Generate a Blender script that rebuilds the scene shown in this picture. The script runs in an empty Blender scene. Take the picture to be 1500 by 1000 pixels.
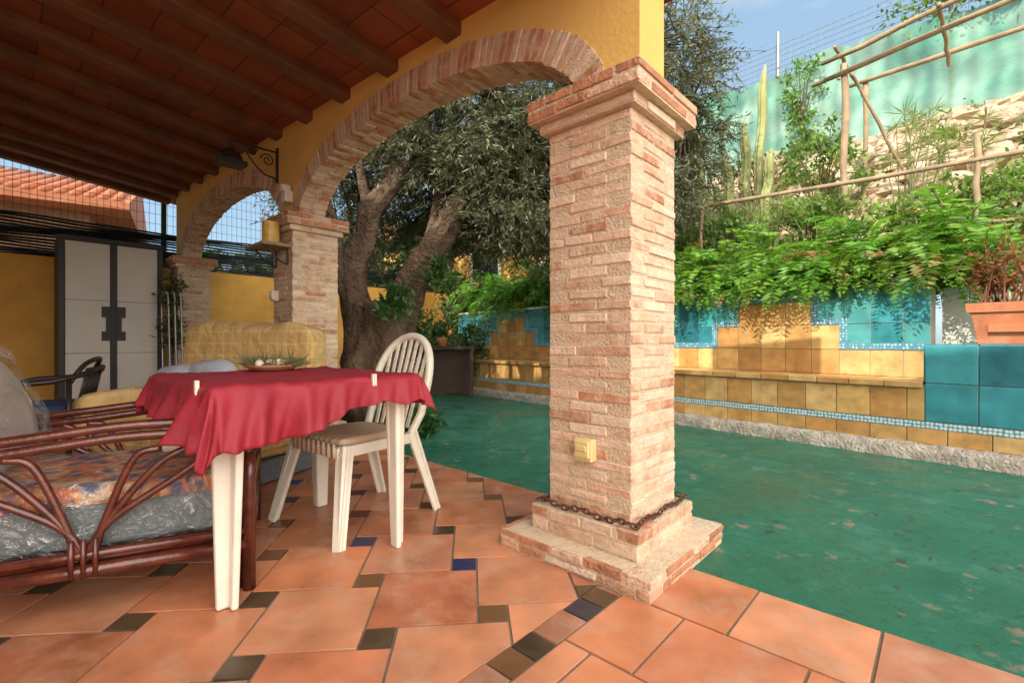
import bpy, math, random
import numpy as np
from mathutils import Vector, Matrix, noise as mn
random.seed(7); rng=np.random.default_rng(7)
R=random.uniform
scene=bpy.context.scene
# ------------------------------------------------------------ frames
def frameM(o,ang): return Matrix.Translation(Vector((o[0],o[1],0)))@Matrix.Rotation(ang,4,'Z')
FA=frameM((.451,2.114),math.atan2(.677,-.736))     # arcade: x along wall away, y toward patio
FP=frameM((3.55,3.27),math.atan2(.766,-.642))      # tiled bench wall: x along wall away, y toward court
I4=Matrix.Identity(4)
# ------------------------------------------------------------ materials
def nodes(name):
    m=bpy.data.materials.new(name); m.use_nodes=True
    nt=m.node_tree; b=nt.nodes['Principled BSDF']; return m,nt,b
def mat(name,col=(.5,.5,.5),rough=.6,var=.2,vs=6,bump=.1,bs=60,attr=False,metal=0,dirt=None,dscale=1.5,damt=.5,rvar=0,coat=0,dist=.01,dlo=.48,dhi=.7):
    m,nt,b=nodes(name); N=nt.nodes.new; L=nt.links.new
    tc=N('ShaderNodeTexCoord'); n=N('ShaderNodeTexNoise'); n.inputs['Scale'].default_value=vs; n.inputs['Detail'].default_value=4
    L(tc.outputs['Object'],n.inputs['Vector'])
    mr=N('ShaderNodeMapRange'); mr.inputs[1].default_value=.25; mr.inputs[2].default_value=.75
    mr.inputs[3].default_value=1-var; mr.inputs[4].default_value=1+var; L(n.outputs[0],mr.inputs[0])
    hs=N('ShaderNodeHueSaturation'); L(mr.outputs[0],hs.inputs['Value'])
    if attr:
        a=N('ShaderNodeVertexColor'); a.layer_name='Col'; L(a.outputs[0],hs.inputs['Color'])
    else: hs.inputs['Color'].default_value=(*col,1)
    out=hs.outputs[0]
    if dirt:
        n2=N('ShaderNodeTexNoise'); n2.inputs['Scale'].default_value=dscale; n2.inputs['Detail'].default_value=5; n2.inputs['Roughness'].default_value=.65
        L(tc.outputs['Object'],n2.inputs['Vector'])
        m2=N('ShaderNodeMapRange'); m2.inputs[1].default_value=dlo; m2.inputs[2].default_value=dhi; m2.inputs[4].default_value=damt; L(n2.outputs[0],m2.inputs[0])
        mx=N('ShaderNodeMix'); mx.data_type='RGBA'; L(m2.outputs[0],mx.inputs[0]); L(out,mx.inputs[6]); mx.inputs[7].default_value=(*dirt,1); out=mx.outputs[2]
    L(out,b.inputs['Base Color']); b.inputs['Roughness'].default_value=rough; b.inputs['Metallic'].default_value=metal
    if rvar:
        m3=N('ShaderNodeMapRange'); m3.inputs[1].default_value=.3; m3.inputs[2].default_value=.7; m3.inputs[3].default_value=rough-rvar; m3.inputs[4].default_value=rough+rvar
        L(n.outputs[0],m3.inputs[0]); L(m3.outputs[0],b.inputs['Roughness'])
    if coat: b.inputs['Coat Weight'].default_value=coat; b.inputs['Coat Roughness'].default_value=.15
    if bump:
        nb=N('ShaderNodeTexNoise'); nb.inputs['Scale'].default_value=bs; nb.inputs['Detail'].default_value=3; L(tc.outputs['Object'],nb.inputs['Vector'])
        bp=N('ShaderNodeBump'); bp.inputs['Strength'].default_value=min(1,bump); bp.inputs['Distance'].default_value=dist; L(nb.outputs[0],bp.inputs['Height']); L(bp.outputs[0],b.inputs['Normal'])
    return m
def leafmat(name,trans=.35,rough=.5):
    m,nt,b=nodes(name); N=nt.nodes.new; L=nt.links.new
    a=N('ShaderNodeVertexColor'); a.layer_name='Col'; L(a.outputs[0],b.inputs['Base Color']); b.inputs['Roughness'].default_value=rough
    if trans>0:
        t=N('ShaderNodeBsdfTranslucent'); g=N('ShaderNodeMix'); g.data_type='RGBA'; g.blend_type='MULTIPLY'; g.inputs[0].default_value=1
        L(a.outputs[0],g.inputs[6]); g.inputs[7].default_value=(1.5,1.7,.6,1); L(g.outputs[2],t.inputs[0])
        mx=N('ShaderNodeMixShader'); mx.inputs[0].default_value=trans; L(b.outputs[0],mx.inputs[1]); L(t.outputs[0],mx.inputs[2])
        L(mx.outputs[0],nt.nodes['Material Output'].inputs[0])
    return m
# ------------------------------------------------------------ mesh builder
class MB:
    def __init__(s): s.v=[];s.f=[];s.c=[];s.m=[]
    def add(s,vs,fs,col=(1,1,1),mt=0):
        o=len(s.v); s.v.extend([tuple(p) for p in vs])
        for f in fs: s.f.append([o+i for i in f]); s.c.append(col); s.m.append(mt)
    def box(s,c,h,col=(1,1,1),mt=0,Rm=None,jit=0):
        vs=[]
        for sx in(-1,1):
            for sy in(-1,1):
                for sz in(-1,1):
                    p=Vector((sx*h[0]+R(-jit,jit),sy*h[1]+R(-jit,jit),sz*h[2]+R(-jit,jit)))
                    if Rm is not None: p=Rm@p
                    vs.append(p+Vector(c))
        s.add(vs,[(0,1,3,2),(4,6,7,5),(0,4,5,1),(2,3,7,6),(0,2,6,4),(1,5,7,3)],col,mt)
    def beam(s,p0,p1,w0,t0,w1=None,t1=None,side=(1,0,0),col=(1,1,1),mt=0):
        p0=Vector(p0);p1=Vector(p1);w1=w0 if w1 is None else w1;t1=t0 if t1 is None else t1
        d=(p1-p0).normalized(); sd=Vector(side); sd=(sd-d*sd.dot(d)).normalized(); n=d.cross(sd); vs=[]
        for p,w,t in((p0,w0,t0),(p1,w1,t1)):
            for a,b in((-1,-1),(1,-1),(1,1),(-1,1)): vs.append(p+sd*a*w/2+n*b*t/2)
        s.add(vs,[(0,1,2,3),(7,6,5,4),(0,4,5,1),(1,5,6,2),(2,6,7,3),(3,7,4,0)],col,mt)
    def tube(s,pts,rad,n=8,col=(1,1,1),mt=0,fn=None,flat=1.0):
        pts=[Vector(p) for p in pts]; k=len(pts)
        if not hasattr(rad,'__len__'): rad=[rad]*k
        vs=[];up=None
        for i,p in enumerate(pts):
            d=(pts[min(i+1,k-1)]-pts[max(i-1,0)])
            if d.length<1e-9: d=Vector((0,0,1))
            d.normalize()
            if up is None:
                up=Vector((0,0,1)) if abs(d.z)<.9 else Vector((1,0,0))
            up=(up-d*up.dot(d)).normalized(); sd=d.cross(up)
            for j in range(n):
                a=2*math.pi*j/n; r=rad[i]*(fn(i/(k-1),a) if fn else 1)
                vs.append(p+up*math.cos(a)*r*flat+sd*math.sin(a)*r)
        fs=[]
        for i in range(k-1):
            for j in range(n):
                fs.append((i*n+j,i*n+(j+1)%n,(i+1)*n+(j+1)%n,(i+1)*n+j))
        fs.append(tuple(range(n))[::-1]); fs.append(tuple((k-1)*n+j for j in range(n)))
        s.add(vs,fs,col,mt)
    def lathe(s,prof,c,n=24,col=(1,1,1),mt=0):
        vs=[(c[0]+r*math.cos(2*math.pi*j/n),c[1]+r*math.sin(2*math.pi*j/n),c[2]+z) for r,z in prof for j in range(n)]
        fs=[(i*n+j,i*n+(j+1)%n,(i+1)*n+(j+1)%n,(i+1)*n+j) for i in range(len(prof)-1) for j in range(n)]
        s.add(vs,fs,col,mt)
    def soft(s,c,h,pw=.35,n=28,col=(1,1,1),mt=0,Rm=None,nz=.01,ns=6,seed=0):
        def sp(x,e): return math.copysign(abs(x)**e,x)
        vs=[];m=n//2
        for i in range(m+1):
            ph=-math.pi/2+math.pi*i/m
            for j in range(n):
                th=2*math.pi*j/n
                p=Vector((h[0]*sp(math.cos(ph),pw)*sp(math.cos(th),pw),h[1]*sp(math.cos(ph),pw)*sp(math.sin(th),pw),h[2]*sp(math.sin(ph),pw)))
                p+=p.normalized()*mn.noise(p*ns+Vector((seed,seed,0)))*nz*2
                if Rm is not None: p=Rm@p
                vs.append(p+Vector(c))
        fs=[(i*n+j,i*n+(j+1)%n,(i+1)*n+(j+1)%n,(i+1)*n+j) for i in range(m) for j in range(n)]
        s.add(vs,fs,col,mt)
    def build(s,name,mats,frame=I4,parent=None,smooth=False,bevel=0,recalc=True):
        me=bpy.data.meshes.new(name); me.from_pydata(s.v,[],s.f)
        for m in (mats if isinstance(mats,(list,tuple)) else [mats]): me.materials.append(m)
        me.polygons.foreach_set('material_index',s.m)
        ca=me.color_attributes.new('Col','FLOAT_COLOR','CORNER')
        lens=[len(f) for f in s.f]; arr=np.repeat(np.array([(*c,1) for c in s.c],dtype=np.float32),lens,axis=0)
        ca.data.foreach_set('color',arr.ravel())
        if recalc:
            import bmesh
            bm=bmesh.new(); bm.from_mesh(me); bmesh.ops.recalc_face_normals(bm,faces=bm.faces[:]); bm.to_mesh(me); bm.free()
        if smooth: me.polygons.foreach_set('use_smooth',[True]*len(me.polygons))
        me.update()
        ob=bpy.data.objects.new(name,me); scene.collection.objects.link(ob)
        if parent is not None: ob.parent=parent
        else: ob.matrix_world=frame
        if bevel:
            b=ob.modifiers.new('b','BEVEL'); b.width=bevel; b.segments=2; b.limit_method='ANGLE'; b.angle_limit=.6
        return ob
def group(name,frame=I4):
    e=bpy.data.objects.new(name,None); scene.collection.objects.link(e); e.matrix_world=frame; e.empty_display_size=.1; return e
def leafcloud(name,P,D,Lh,W,C,m,frame=I4,parent=None,flat=False):
    n=len(P); P=np.asarray(P,float); D=np.asarray(D,float); D/=np.linalg.norm(D,axis=1)[:,None]+1e-9
    rv=rng.normal(size=(n,3))
    if flat: rv=rv*.15+np.array([0,0,1.])
    S=np.cross(D,rv); S/=np.linalg.norm(S,axis=1)[:,None]+1e-9
    Lh=np.broadcast_to(Lh,(n,))[:,None]; W=np.broadcast_to(W,(n,))[:,None]
    V=np.stack([P,P+D*Lh*.45+S*W/2,P+D*Lh,P+D*Lh*.45-S*W/2],1).reshape(-1,3)
    me=bpy.data.meshes.new(name); me.vertices.add(4*n); me.vertices.foreach_set('co',V.ravel())
    me.loops.add(4*n); me.loops.foreach_set('vertex_index',np.arange(4*n)); me.polygons.add(n)
    me.polygons.foreach_set('loop_start',np.arange(n)*4); me.update(calc_edges=True)
    ca=me.color_attributes.new('Col','FLOAT_COLOR','CORNER')
    cc=np.concatenate([np.asarray(C),np.ones((n,1))],1).astype(np.float32); ca.data.foreach_set('color',np.repeat(cc,4,axis=0).ravel())
    me.materials.append(m); ob=bpy.data.objects.new(name,me); scene.collection.objects.link(ob)
    if parent is not None: ob.parent=parent
    else: ob.matrix_world=frame
    return ob
def bez(p,n=12):
    p=[Vector(q) for q in p]; q=[p[0]*2-p[1]]+p+[p[-1]*2-p[-2]]; out=[]
    for i in range(1,len(q)-2):
        for k in range(n):
            t=k/n; a,b,c,d=q[i-1],q[i],q[i+1],q[i+2]
            out.append(.5*((2*b)+(c-a)*t+(2*a-5*b+4*c-d)*t*t+(3*b-a-3*c+d)*t**3))
    out.append(p[-1]); return out
def lerp(a,b,t): return tuple(x+(y-x)*t for x,y in zip(a,b))
def clip(poly,a,b,c):
    out=[]
    for i in range(len(poly)):
        p,q=poly[i],poly[(i+1)%len(poly)]; dp=a*p[0]+b*p[1]-c; dq=a*q[0]+b*q[1]-c
        if dp<=0: out.append(p)
        if (dp<0)!=(dq<0) and dp!=dq:
            t=dp/(dp-dq); out.append((p[0]+(q[0]-p[0])*t,p[1]+(q[1]-p[1])*t))
    return out
def area(p): return abs(sum(p[i][0]*p[(i+1)%len(p)][1]-p[(i+1)%len(p)][0]*p[i][1] for i in range(len(p))))/2
# ------------------------------------------------------------ materials list
m_brick=mat('brick',attr=True,rough=.9,var=.2,vs=22,bump=.6,bs=70,dirt=(.70,.56,.43),dscale=11,damt=.65,dist=.010,dlo=.42,dhi=.66)
m_brick2=mat('weathered_red_brick',attr=True,rough=.85,var=.3,vs=16,bump=.8,bs=60,dirt=(.30,.17,.10),dscale=9,damt=.45,dist=.014)
m_mortar=mat('mortar',(.62,.48,.34),rough=.95,var=.15,vs=30,bump=.8,bs=90,dist=.012)
m_stucco=mat('yellow_stucco',(.82,.51,.15),rough=.9,var=.1,vs=2,bump=.3,bs=45,dirt=(.70,.40,.1),dscale=1.2,damt=.4)
m_terra=mat('terracotta_tile',attr=True,rough=.40,var=.3,vs=5,bump=.35,bs=14,dirt=(.56,.33,.22),dscale=6,damt=.65,rvar=.14,dist=.007)
m_grout=mat('grout',(.20,.14,.10),rough=.95,var=.2,vs=20,bump=.4,bs=120)
m_wood=mat('stained_beam',(.17,.068,.030),rough=.6,var=.35,vs=5,bump=.2,bs=30)
m_pole=mat('weathered_pole',(.33,.24,.15),rough=.9,var=.3,vs=8,bump=.5,bs=40)
m_rattan=mat('rattan_red_brown',(.10,.020,.011),rough=.25,var=.5,vs=18,bump=.2,bs=60,coat=.5)
m_plast=mat('cream_plastic',(.78,.72,.62),rough=.38,var=.06,vs=5,bump=.03,bs=150,dirt=(.55,.47,.36),dscale=9,damt=.3)
m_soil=mat('soil',(.12,.08,.05),rough=1,var=.4,vs=9,bump=1,bs=25,dist=.05)
m_iron=mat('black_iron',(.02,.018,.016),rough=.5,var=.2,bump=.1)
m_rust=mat('rusty_chain',(.12,.05,.03),rough=.8,var=.4,vs=40,bump=.4,bs=100,metal=.3)
m_pot=mat('terracotta_pot',(.42,.14,.06),rough=.8,var=.2,vs=7,bump=.2,bs=50,dirt=(.5,.3,.2),dscale=6)
m_leaf=leafmat('leaf',.35); m_olive=leafmat('olive_leaf',.2,.45)
m_yt=mat('glazed_yellow_tile',attr=True,rough=.35,var=.28,vs=9,bump=.15,bs=30,rvar=.1,dirt=(.36,.19,.06),dscale=6,damt=.5)
m_bt=mat('glazed_blue_tile',attr=True,rough=.3,var=.3,vs=6,bump=.12,bs=30,rvar=.08)
m_white=mat('white_render',(.72,.68,.6),rough=.9,var=.08,vs=3,bump=.3,bs=60,dirt=(.5,.45,.38),dscale=3,damt=.4)
def mosaic():
    m,nt,b=nodes('blue_white_mosaic_band'); N=nt.nodes.new; L=nt.links.new
    tc=N('ShaderNodeTexCoord'); v=N('ShaderNodeTexVoronoi'); v.inputs['Scale'].default_value=38; v.inputs['Randomness'].default_value=.25; L(tc.outputs['Object'],v.inputs['Vector'])
    cr=N('ShaderNodeValToRGB'); e=cr.color_ramp.elements; e[0].color=(.62,.72,.68,1); e[1].color=(.10,.27,.38,1); e[0].position=.34; e[1].position=.52
    L(v.outputs[0],cr.inputs[0]); L(cr.outputs[0],b.inputs['Base Color']); b.inputs['Roughness'].default_value=.3; return m
m_mos=mosaic()
def inset():
    m,nt,b=nodes('decorated_inset_tile'); N=nt.nodes.new; L=nt.links.new
    tc=N('ShaderNodeTexCoord'); mp=N('ShaderNodeMapping'); mp.inputs['Rotation'].default_value=(0,0,.8); L(tc.outputs['Object'],mp.inputs[0])
    v=N('ShaderNodeTexVoronoi'); v.inputs['Scale'].default_value=40; v.inputs['Randomness'].default_value=.2; L(mp.outputs[0],v.inputs['Vector'])
    cr=N('ShaderNodeValToRGB'); e=cr.color_ramp.elements; e[0].position=.3;e[1].position=.36; e[0].color=(0,0,0,1);e[1].color=(.8,.8,.8,1)
    cr.color_ramp.elements.new(.5).color=(.15,.15,.15,1)
    n=N('ShaderNodeTexNoise'); n.inputs['Scale'].default_value=9; n.inputs['Detail'].default_value=3; L(tc.outputs['Object'],n.inputs[0])
    wr=N('ShaderNodeMapRange'); wr.inputs[1].default_value=.4; wr.inputs[2].default_value=.6; wr.inputs[3].default_value=.25; L(n.outputs[0],wr.inputs[0])
    ml=N('ShaderNodeMix'); ml.data_type='RGBA'; ml.blend_type='MULTIPLY'; ml.inputs[0].default_value=1; L(cr.outputs[0],ml.inputs[6]); L(wr.outputs[0],ml.inputs[7])
    a=N('ShaderNodeVertexColor'); a.layer_name='Col'
    mx=N('ShaderNodeMix'); mx.data_type='RGBA'; L(ml.outputs[2],mx.inputs[0]); L(a.outputs[0],mx.inputs[6]); mx.inputs[7].default_value=(.26,.18,.11,1)
    L(mx.outputs[2],b.inputs['Base Color']); b.inputs['Roughness'].default_value=.3; return m
m_inset=inset()
# ------------------------------------------------------------ ground
g=MB(); g.add([(-400,-400,-.06),(400,-400,-.06),(400,400,-.06),(-400,400,-.06)],[(0,1,2,3)])
g.build('ground',mat('dry_earth',(.26,.21,.14),rough=1,var=.3,vs=.5,bump=.5,bs=4))
def greenmat():
    m,nt,b=nodes('green_painted_concrete'); N=nt.nodes.new; L=nt.links.new
    tc=N('ShaderNodeTexCoord')
    def nz(sc,d=5,r=.6):
        n=N('ShaderNodeTexNoise'); n.inputs['Scale'].default_value=sc; n.inputs['Detail'].default_value=d; n.inputs['Roughness'].default_value=r; L(tc.outputs['Object'],n.inputs['Vector']); return n.outputs[0]
    def ramp(i,a,bq,c0,c1):
        c=N('ShaderNodeMapRange'); c.inputs[1].default_value=a;c.inputs[2].default_value=bq;c.inputs[3].default_value=c0;c.inputs[4].default_value=c1; L(i,c.inputs[0]); return c.outputs[0]
    def mix(f,a,c):
        x=N('ShaderNodeMix'); x.data_type='RGBA'; L(f,x.inputs[0])
        if isinstance(a,tuple): x.inputs[6].default_value=(*a,1)
        else: L(a,x.inputs[6])
        x.inputs[7].default_value=(*c,1); return x.outputs[2]
    big=nz(1.1); c=mix(ramp(big,.35,.65,0,1),(.012,.11,.066),(.022,.165,.10))
    c=mix(ramp(nz(3.2,7,.7),.52,.68,0,.6),c,(.07,.21,.14))
    c=mix(ramp(nz(38,3),.56,.7,0,.6),c,(.008,.06,.04))
    w=nz(1.7,4,.55); w2=nz(9,6,.65)
    mm=N('ShaderNodeMath'); mm.operation='MULTIPLY'; L(ramp(w,.44,.54,0,1),mm.inputs[0]); L(ramp(w2,.60,.63,0,.9),mm.inputs[1])
    c=mix(mm.outputs[0],c,(.24,.18,.12))
    w3=nz(14,4,.6); mm2=N('ShaderNodeMath'); mm2.operation='MULTIPLY'; L(ramp(nz(2.6,3),.5,.56,0,1),mm2.inputs[0]); L(ramp(w3,.6,.64,0,.8),mm2.inputs[1]); c=mix(mm2.outputs[0],c,(.03,.05,.035))
    L(c,b.inputs['Base Color']); L(ramp(nz(1.6,5),.38,.62,.24,.7),b.inputs['Roughness']); b.inputs['Specular IOR Level'].default_value=.5
    bp=N('ShaderNodeBump'); bp.inputs['Strength'].default_value=.5; bp.inputs['Distance'].default_value=.012; L(nz(22,5,.7),bp.inputs['Height']); L(bp.outputs[0],b.inputs['Normal']); return m
g=MB(); g.add([(-10,.0,-.012),(-.2,.0,-.012),(-.2,-.34,-.012),(9,-.34,-.012),(9,-9,-.012),(-10,-9,-.012)],[(0,1,2,3,4,5)])
g.build('green_courtyard_floor',greenmat(),FA)
# ------------------------------------------------------------ terrace tiles
terr=group('terracotta_terrace_floor',FA)
g=MB(); g.add([(-9,.01,-.005),(-.2,.01,-.005),(-.2,-.33,-.005),(7.6,-.33,-.005),(7.6,5.2,-.005),(-9,5.2,-.005)],[(0,1,2,3,4,5)]); g.build('grout_bed',m_grout,parent=terr)
big=MB(); sm=MB()
def tcol():
    b=random.choice([(.54,.195,.09),(.45,.145,.07),(.58,.24,.125),(.50,.175,.085),(.56,.21,.10),(.50,.20,.115)]); k=R(.78,1.1); return tuple(x*k for x in b)
icol=[(.015,.025,.10),(.11,.025,.015),(.05,.03,.02),(.03,.03,.045),(.16,.07,.03),(.09,.05,.025),(.06,.035,.02)]
def slab(mb,poly,col,top):
    n=len(poly); tz=[top+R(-.0015,.0015) for _ in poly]
    vs=[(x,y,z) for (x,y),z in zip(poly,tz)]+[(x,y,-.02) for x,y in poly]
    mb.add(vs,[tuple(range(n))]+[(i,(i+1)%n,n+(i+1)%n,n+i) for i in range(n)],col)
def sq(x0,y0,x1,y1,g_=.0045): return [(x0+g_+R(-.001,.001),y0+g_+R(-.001,.001)),(x1-g_+R(-.001,.001),y0+g_+R(-.001,.001)),(x1-g_+R(-.001,.001),y1-g_+R(-.001,.001)),(x0+g_+R(-.001,.001),y1-g_+R(-.001,.001))]
Ai=FA.inverted(); a_,b_=.355,.10; yaw=math.radians(5)
def toA(x,y):
    X=x*math.cos(yaw)-y*math.sin(yaw); Y=x*math.sin(yaw)+y*math.cos(yaw); p=Ai@Vector((X+.06,Y+.10,0)); return (p.x,p.y)
for i in range(-30,31):
    for j in range(-30,31):
        ox=i*a_-j*b_; oy=i*b_+j*a_
        if abs(ox)>9 or abs(oy)>9: continue
        for (q,mb,c) in ((sq(ox,oy,ox+a_,oy+a_),big,tcol()),(sq(ox+a_,oy,ox+a_+b_,oy+b_,.004),sm,random.choice(icol))):
            P=[toA(*p) for p in q]
            P=clip(P,-1,0,.148)
            if P: P=clip(P,0,-1,.322)
            if P: P=clip(P,1,0,7.55)
            if P: P=clip(P,0,1,5.2)
            if len(P)>2 and area(P)>.0004: slab(mb,P,c,0)
y=.02
k=0
while y<5:
    for (w) in (.1,):
        if k%3!=2: slab(sm,sq(-.25,y,-.15,y+w,.004),random.choice(icol),0)
        else: w=.16; slab(big,sq(-.25,y,-.15,y+w,.004),(.34,.15,.09),0)
        y+=w; k+=1
t_=.352
for j in range(0,15):
    for i in range(-26,1):
        off=(j*.13)%t_
        P=sq(-.252+(i)*t_+off,j*t_,-.252+(i+1)*t_+off,(j+1)*t_); P=clip(P,1,0,-.255)
        if len(P)>2 and area(P)>.0004: slab(big,P,tcol(),0)
big.build('square_tiles',m_terra,parent=terr,bevel=.003); sm.build('inset_tiles',m_inset,parent=terr)
# ------------------------------------------------------------ brick pillars
def bcol(red=0):
    if random.random()<.12+red: b=(.50,.22,.12)
    else: b=random.choice([(.68,.45,.32),(.70,.50,.37),(.62,.38,.26),(.72,.55,.42),(.58,.34,.22)])
    k=R(.86,1.1); return tuple(x*k for x in b)
def courses(mb,z0,z1,h,n,u0,red=0,dep=.10,prot=.0025,mt=0):
    ch=(z1-z0)/n
    for c in range(n):
        z=z0+ch*(c+.5); hz=ch/2-.005
        for f in range(4):
            full=(f%2==0)==(c%2==0); e=h if full else h-dep-.008
            x=-e
            while x<e-.01:
                L_=R(.13,.27)
                if e-(x+L_)<.07: L_=e-x
                cx=x+L_/2; hx=L_/2-.0045; o=h-dep/2+R(-.003,prot)
                cen={0:(cx,o),1:(o,cx),2:(cx,-o),3:(-o,cx)}[f]; hh=(hx,dep/2) if f%2==0 else (dep/2,hx)
                mb.box((u0+cen[0],cen[1],z+R(-.002,.002)),(hh[0],hh[1],hz*R(.82,1.05)),bcol(red),mt,jit=.0028); x+=L_
def pillar(u0,zc,sb=.08):
    g=group('brick_pillar',FA); mb=MB()
    courses(mb,0,sb,.36,2,u0,.6,mt=1); courses(mb,sb,.185,.26,2,u0,.3)
    nsh=int((zc-.145-.185)/.0455); courses(mb,.185,zc-.145,.203,nsh,u0)
    courses(mb,zc-.145,zc-.10,.235,1,u0,.1); courses(mb,zc-.10,zc,.275,2,u0,.6,mt=1)
    mb.build('bricks',[m_brick,m_brick2],parent=g,bevel=.004)
    mo=MB()
    for z0,z1,h in((-.01,sb-.004,.353),(sb-.004,.181,.254),(.181,zc-.145,.1985),(zc-.145,zc-.1,.229),(zc-.1,zc-.004,.268)): mo.box((u0,0,(z0+z1)/2),(h,h,(z1-z0)/2))
    mo.build('mortar',m_mortar,parent=g); return g
PU=[0,3.13,6.9]; ZC=[1.96,1.98,2.08]
for u,z in zip(PU,ZC): pil=pillar(u,z)
# ------------------------------------------------------------ arcade wall
def ztop(u): return 2.60+.06*u
arc=group('arcade_wall',FA)
arches=[(1.53,1.43,.475,1.962),((PU[1]+PU[2])/2+.05,(PU[2]-PU[1]-.35)/2,.60,1.99)]
RT=.15; Y0,Y1=-.09,.13
us=np.unique(np.round(np.concatenate([np.linspace(-.2,7.1,300)]),4))
def zbot(u):
    zc=np.interp(u,PU,ZC)
    for c,a,b,z0 in arches:
        d=abs(u-c)
        if d<a+RT:
            zz=z0+(b+RT)*math.sqrt(max(0,1-(d/(a+RT))**2)); return max(zz,zc) 
    return zc
w=MB(); n=len(us); vs=[]
for u in us:
    zb=zbot(u)+.002; zt=max(ztop(u)+.02,zb+.01)
    vs+=[(u,Y1,zb),(u,Y1,zt),(u,Y0,zt),(u,Y0,zb)]
fs=[(i*4+j,i*4+(j+1)%4,(i+1)*4+(j+1)%4,(i+1)*4+j) for i in range(n-1) for j in range(4)]+[(0,1,2,3),((n-1)*4+3,(n-1)*4+2,(n-1)*4+1,(n-1)*4)]
w.add(vs,fs); w.build('stucco_wall',m_stucco,parent=arc)
w=MB(); w.box((.35,.02,3.16),(.55,.108,.54)); w.build('wall_upper',m_stucco,parent=arc)
vb=MB(); mo=MB()
for c,a,b,z0 in arches:
    th=np.linspace(0,math.pi,2000); X=a*np.cos(th); Z=b*np.sin(th); s=np.concatenate([[0],np.cumsum(np.hypot(np.diff(X),np.diff(Z)))])
    cnt=int(s[-1]/.046)
    for k in range(cnt):
        t=np.interp((k+.5)/cnt*s[-1],s,th); nx,nz=b*math.cos(t),a*math.sin(t); l=math.hypot(nx,nz); nx/=l;nz/=l
        px,pz=c+a*math.cos(t),z0+b*math.sin(t)
        Rm=Matrix(((-nz,0,nx),(0,1,0),(nx,0,nz)))
        kk=RT/2
        ys=[(-.10,.0),(.0,.14)] if k%2 else [(-.10,.04),(.04,.14)]
        for y0,y1 in ys:
            vb.box((px+nx*kk,(y0+y1)/2+R(-.002,.004),pz+nz*kk),(s[-1]/cnt/2-.0055,(y1-y0)/2-.003,kk+R(-.006,.006)),bcol(.2),0,Rm,.002)
    m=120; vs=[]
    for k in range(m+1):
        t=math.pi*k/m; nx,nz=b*math.cos(t),a*math.sin(t); l=math.hypot(nx,nz); nx/=l;nz/=l
        for r,yy in((.006,.134),(RT-.004,.134),(RT-.004,-.094),(.006,-.094)): vs.append((c+a*math.cos(t)+nx*r,yy,z0+b*math.sin(t)+nz*r))
    mo.add(vs,[(k*4+j,k*4+(j+1)%4,(k+1)*4+(j+1)%4,(k+1)*4+j) for k in range(m) for j in range(4)])
vb.build('arch_voussoirs',m_brick,parent=arc,bevel=.003); mo.build('arch_mortar',m_mortar,parent=arc)
# ------------------------------------------------------------ roof
roof=group('wooden_porch_roof',FA); SL=.125
rf=MB(); u=-.28; 
def rz(u,y): return ztop(u)+SL*(y-.13)
while u<7.9:
    y0,y1=-.0,4.2
    if u>-.2: y0=.10
    rf.beam((u,y0,rz(u,y0)-.02),(u,y1,rz(u,y1)-.02),.13,.075,side=(1,0,0)); u+=.61
rf.build('rafters',m_wood,parent=roof,bevel=.006)
def deckmat():
    m,nt,b=nodes('ceiling_terracotta_boards'); N=nt.nodes.new; L=nt.links.new
    tc=N('ShaderNodeTexCoord')
    br=N('ShaderNodeTexBrick'); br.inputs['Scale'].default_value=1; br.inputs['Brick Width'].default_value=.61; br.inputs['Row Height'].default_value=.24; br.inputs['Mortar Size'].default_value=.005; br.offset=0
    br.inputs['Color1'].default_value=(.40,.105,.035,1); br.inputs['Color2'].default_value=(.25,.065,.024,1); br.inputs['Mortar'].default_value=(.12,.038,.018,1)
    L(tc.outputs['Object'],br.inputs[0]); n=N('ShaderNodeTexNoise'); n.inputs['Scale'].default_value=6; n.inputs['Detail'].default_value=5; L(tc.outputs['Object'],n.inputs[0])
    mx=N('ShaderNodeMix'); mx.data_type='RGBA'; mx.blend_type='MULTIPLY'; mx.inputs[0].default_value=.5; L(br.outputs[0],mx.inputs[6]); L(n.outputs[0],mx.inputs[7])
    L(mx.outputs[2],b.inputs['Base Color']); b.inputs['Roughness'].default_value=.7; return m
dk=MB(); 
v=[(-.4,-.35,0),(7.95,-.35,0),(7.95,4.3,0),(-.4,4.3,0)]
dk.add([(x,y,rz(x,y)+.02) for x,y,_ in v]+[(x,y,rz(x,y)+.12) for x,y,_ in v],[(0,1,2,3),(7,6,5,4),(0,4,5,1),(1,5,6,2),(2,6,7,3),(3,7,4,0)])
dk.build('ceiling_boards',deckmat(),parent=roof)
fb=MB(); fb.beam((7.6,3.9,rz(7.6,3.9)-.2),(-.4,3.9,rz(-.4,3.9)-.2),.12,.2,side=(0,1,0)); 
for uu in(1.5,7.5): fb.box((uu,3.9,1.4),(.07,.07,1.4))
fb.build('support_beam',m_wood,parent=roof)
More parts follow.
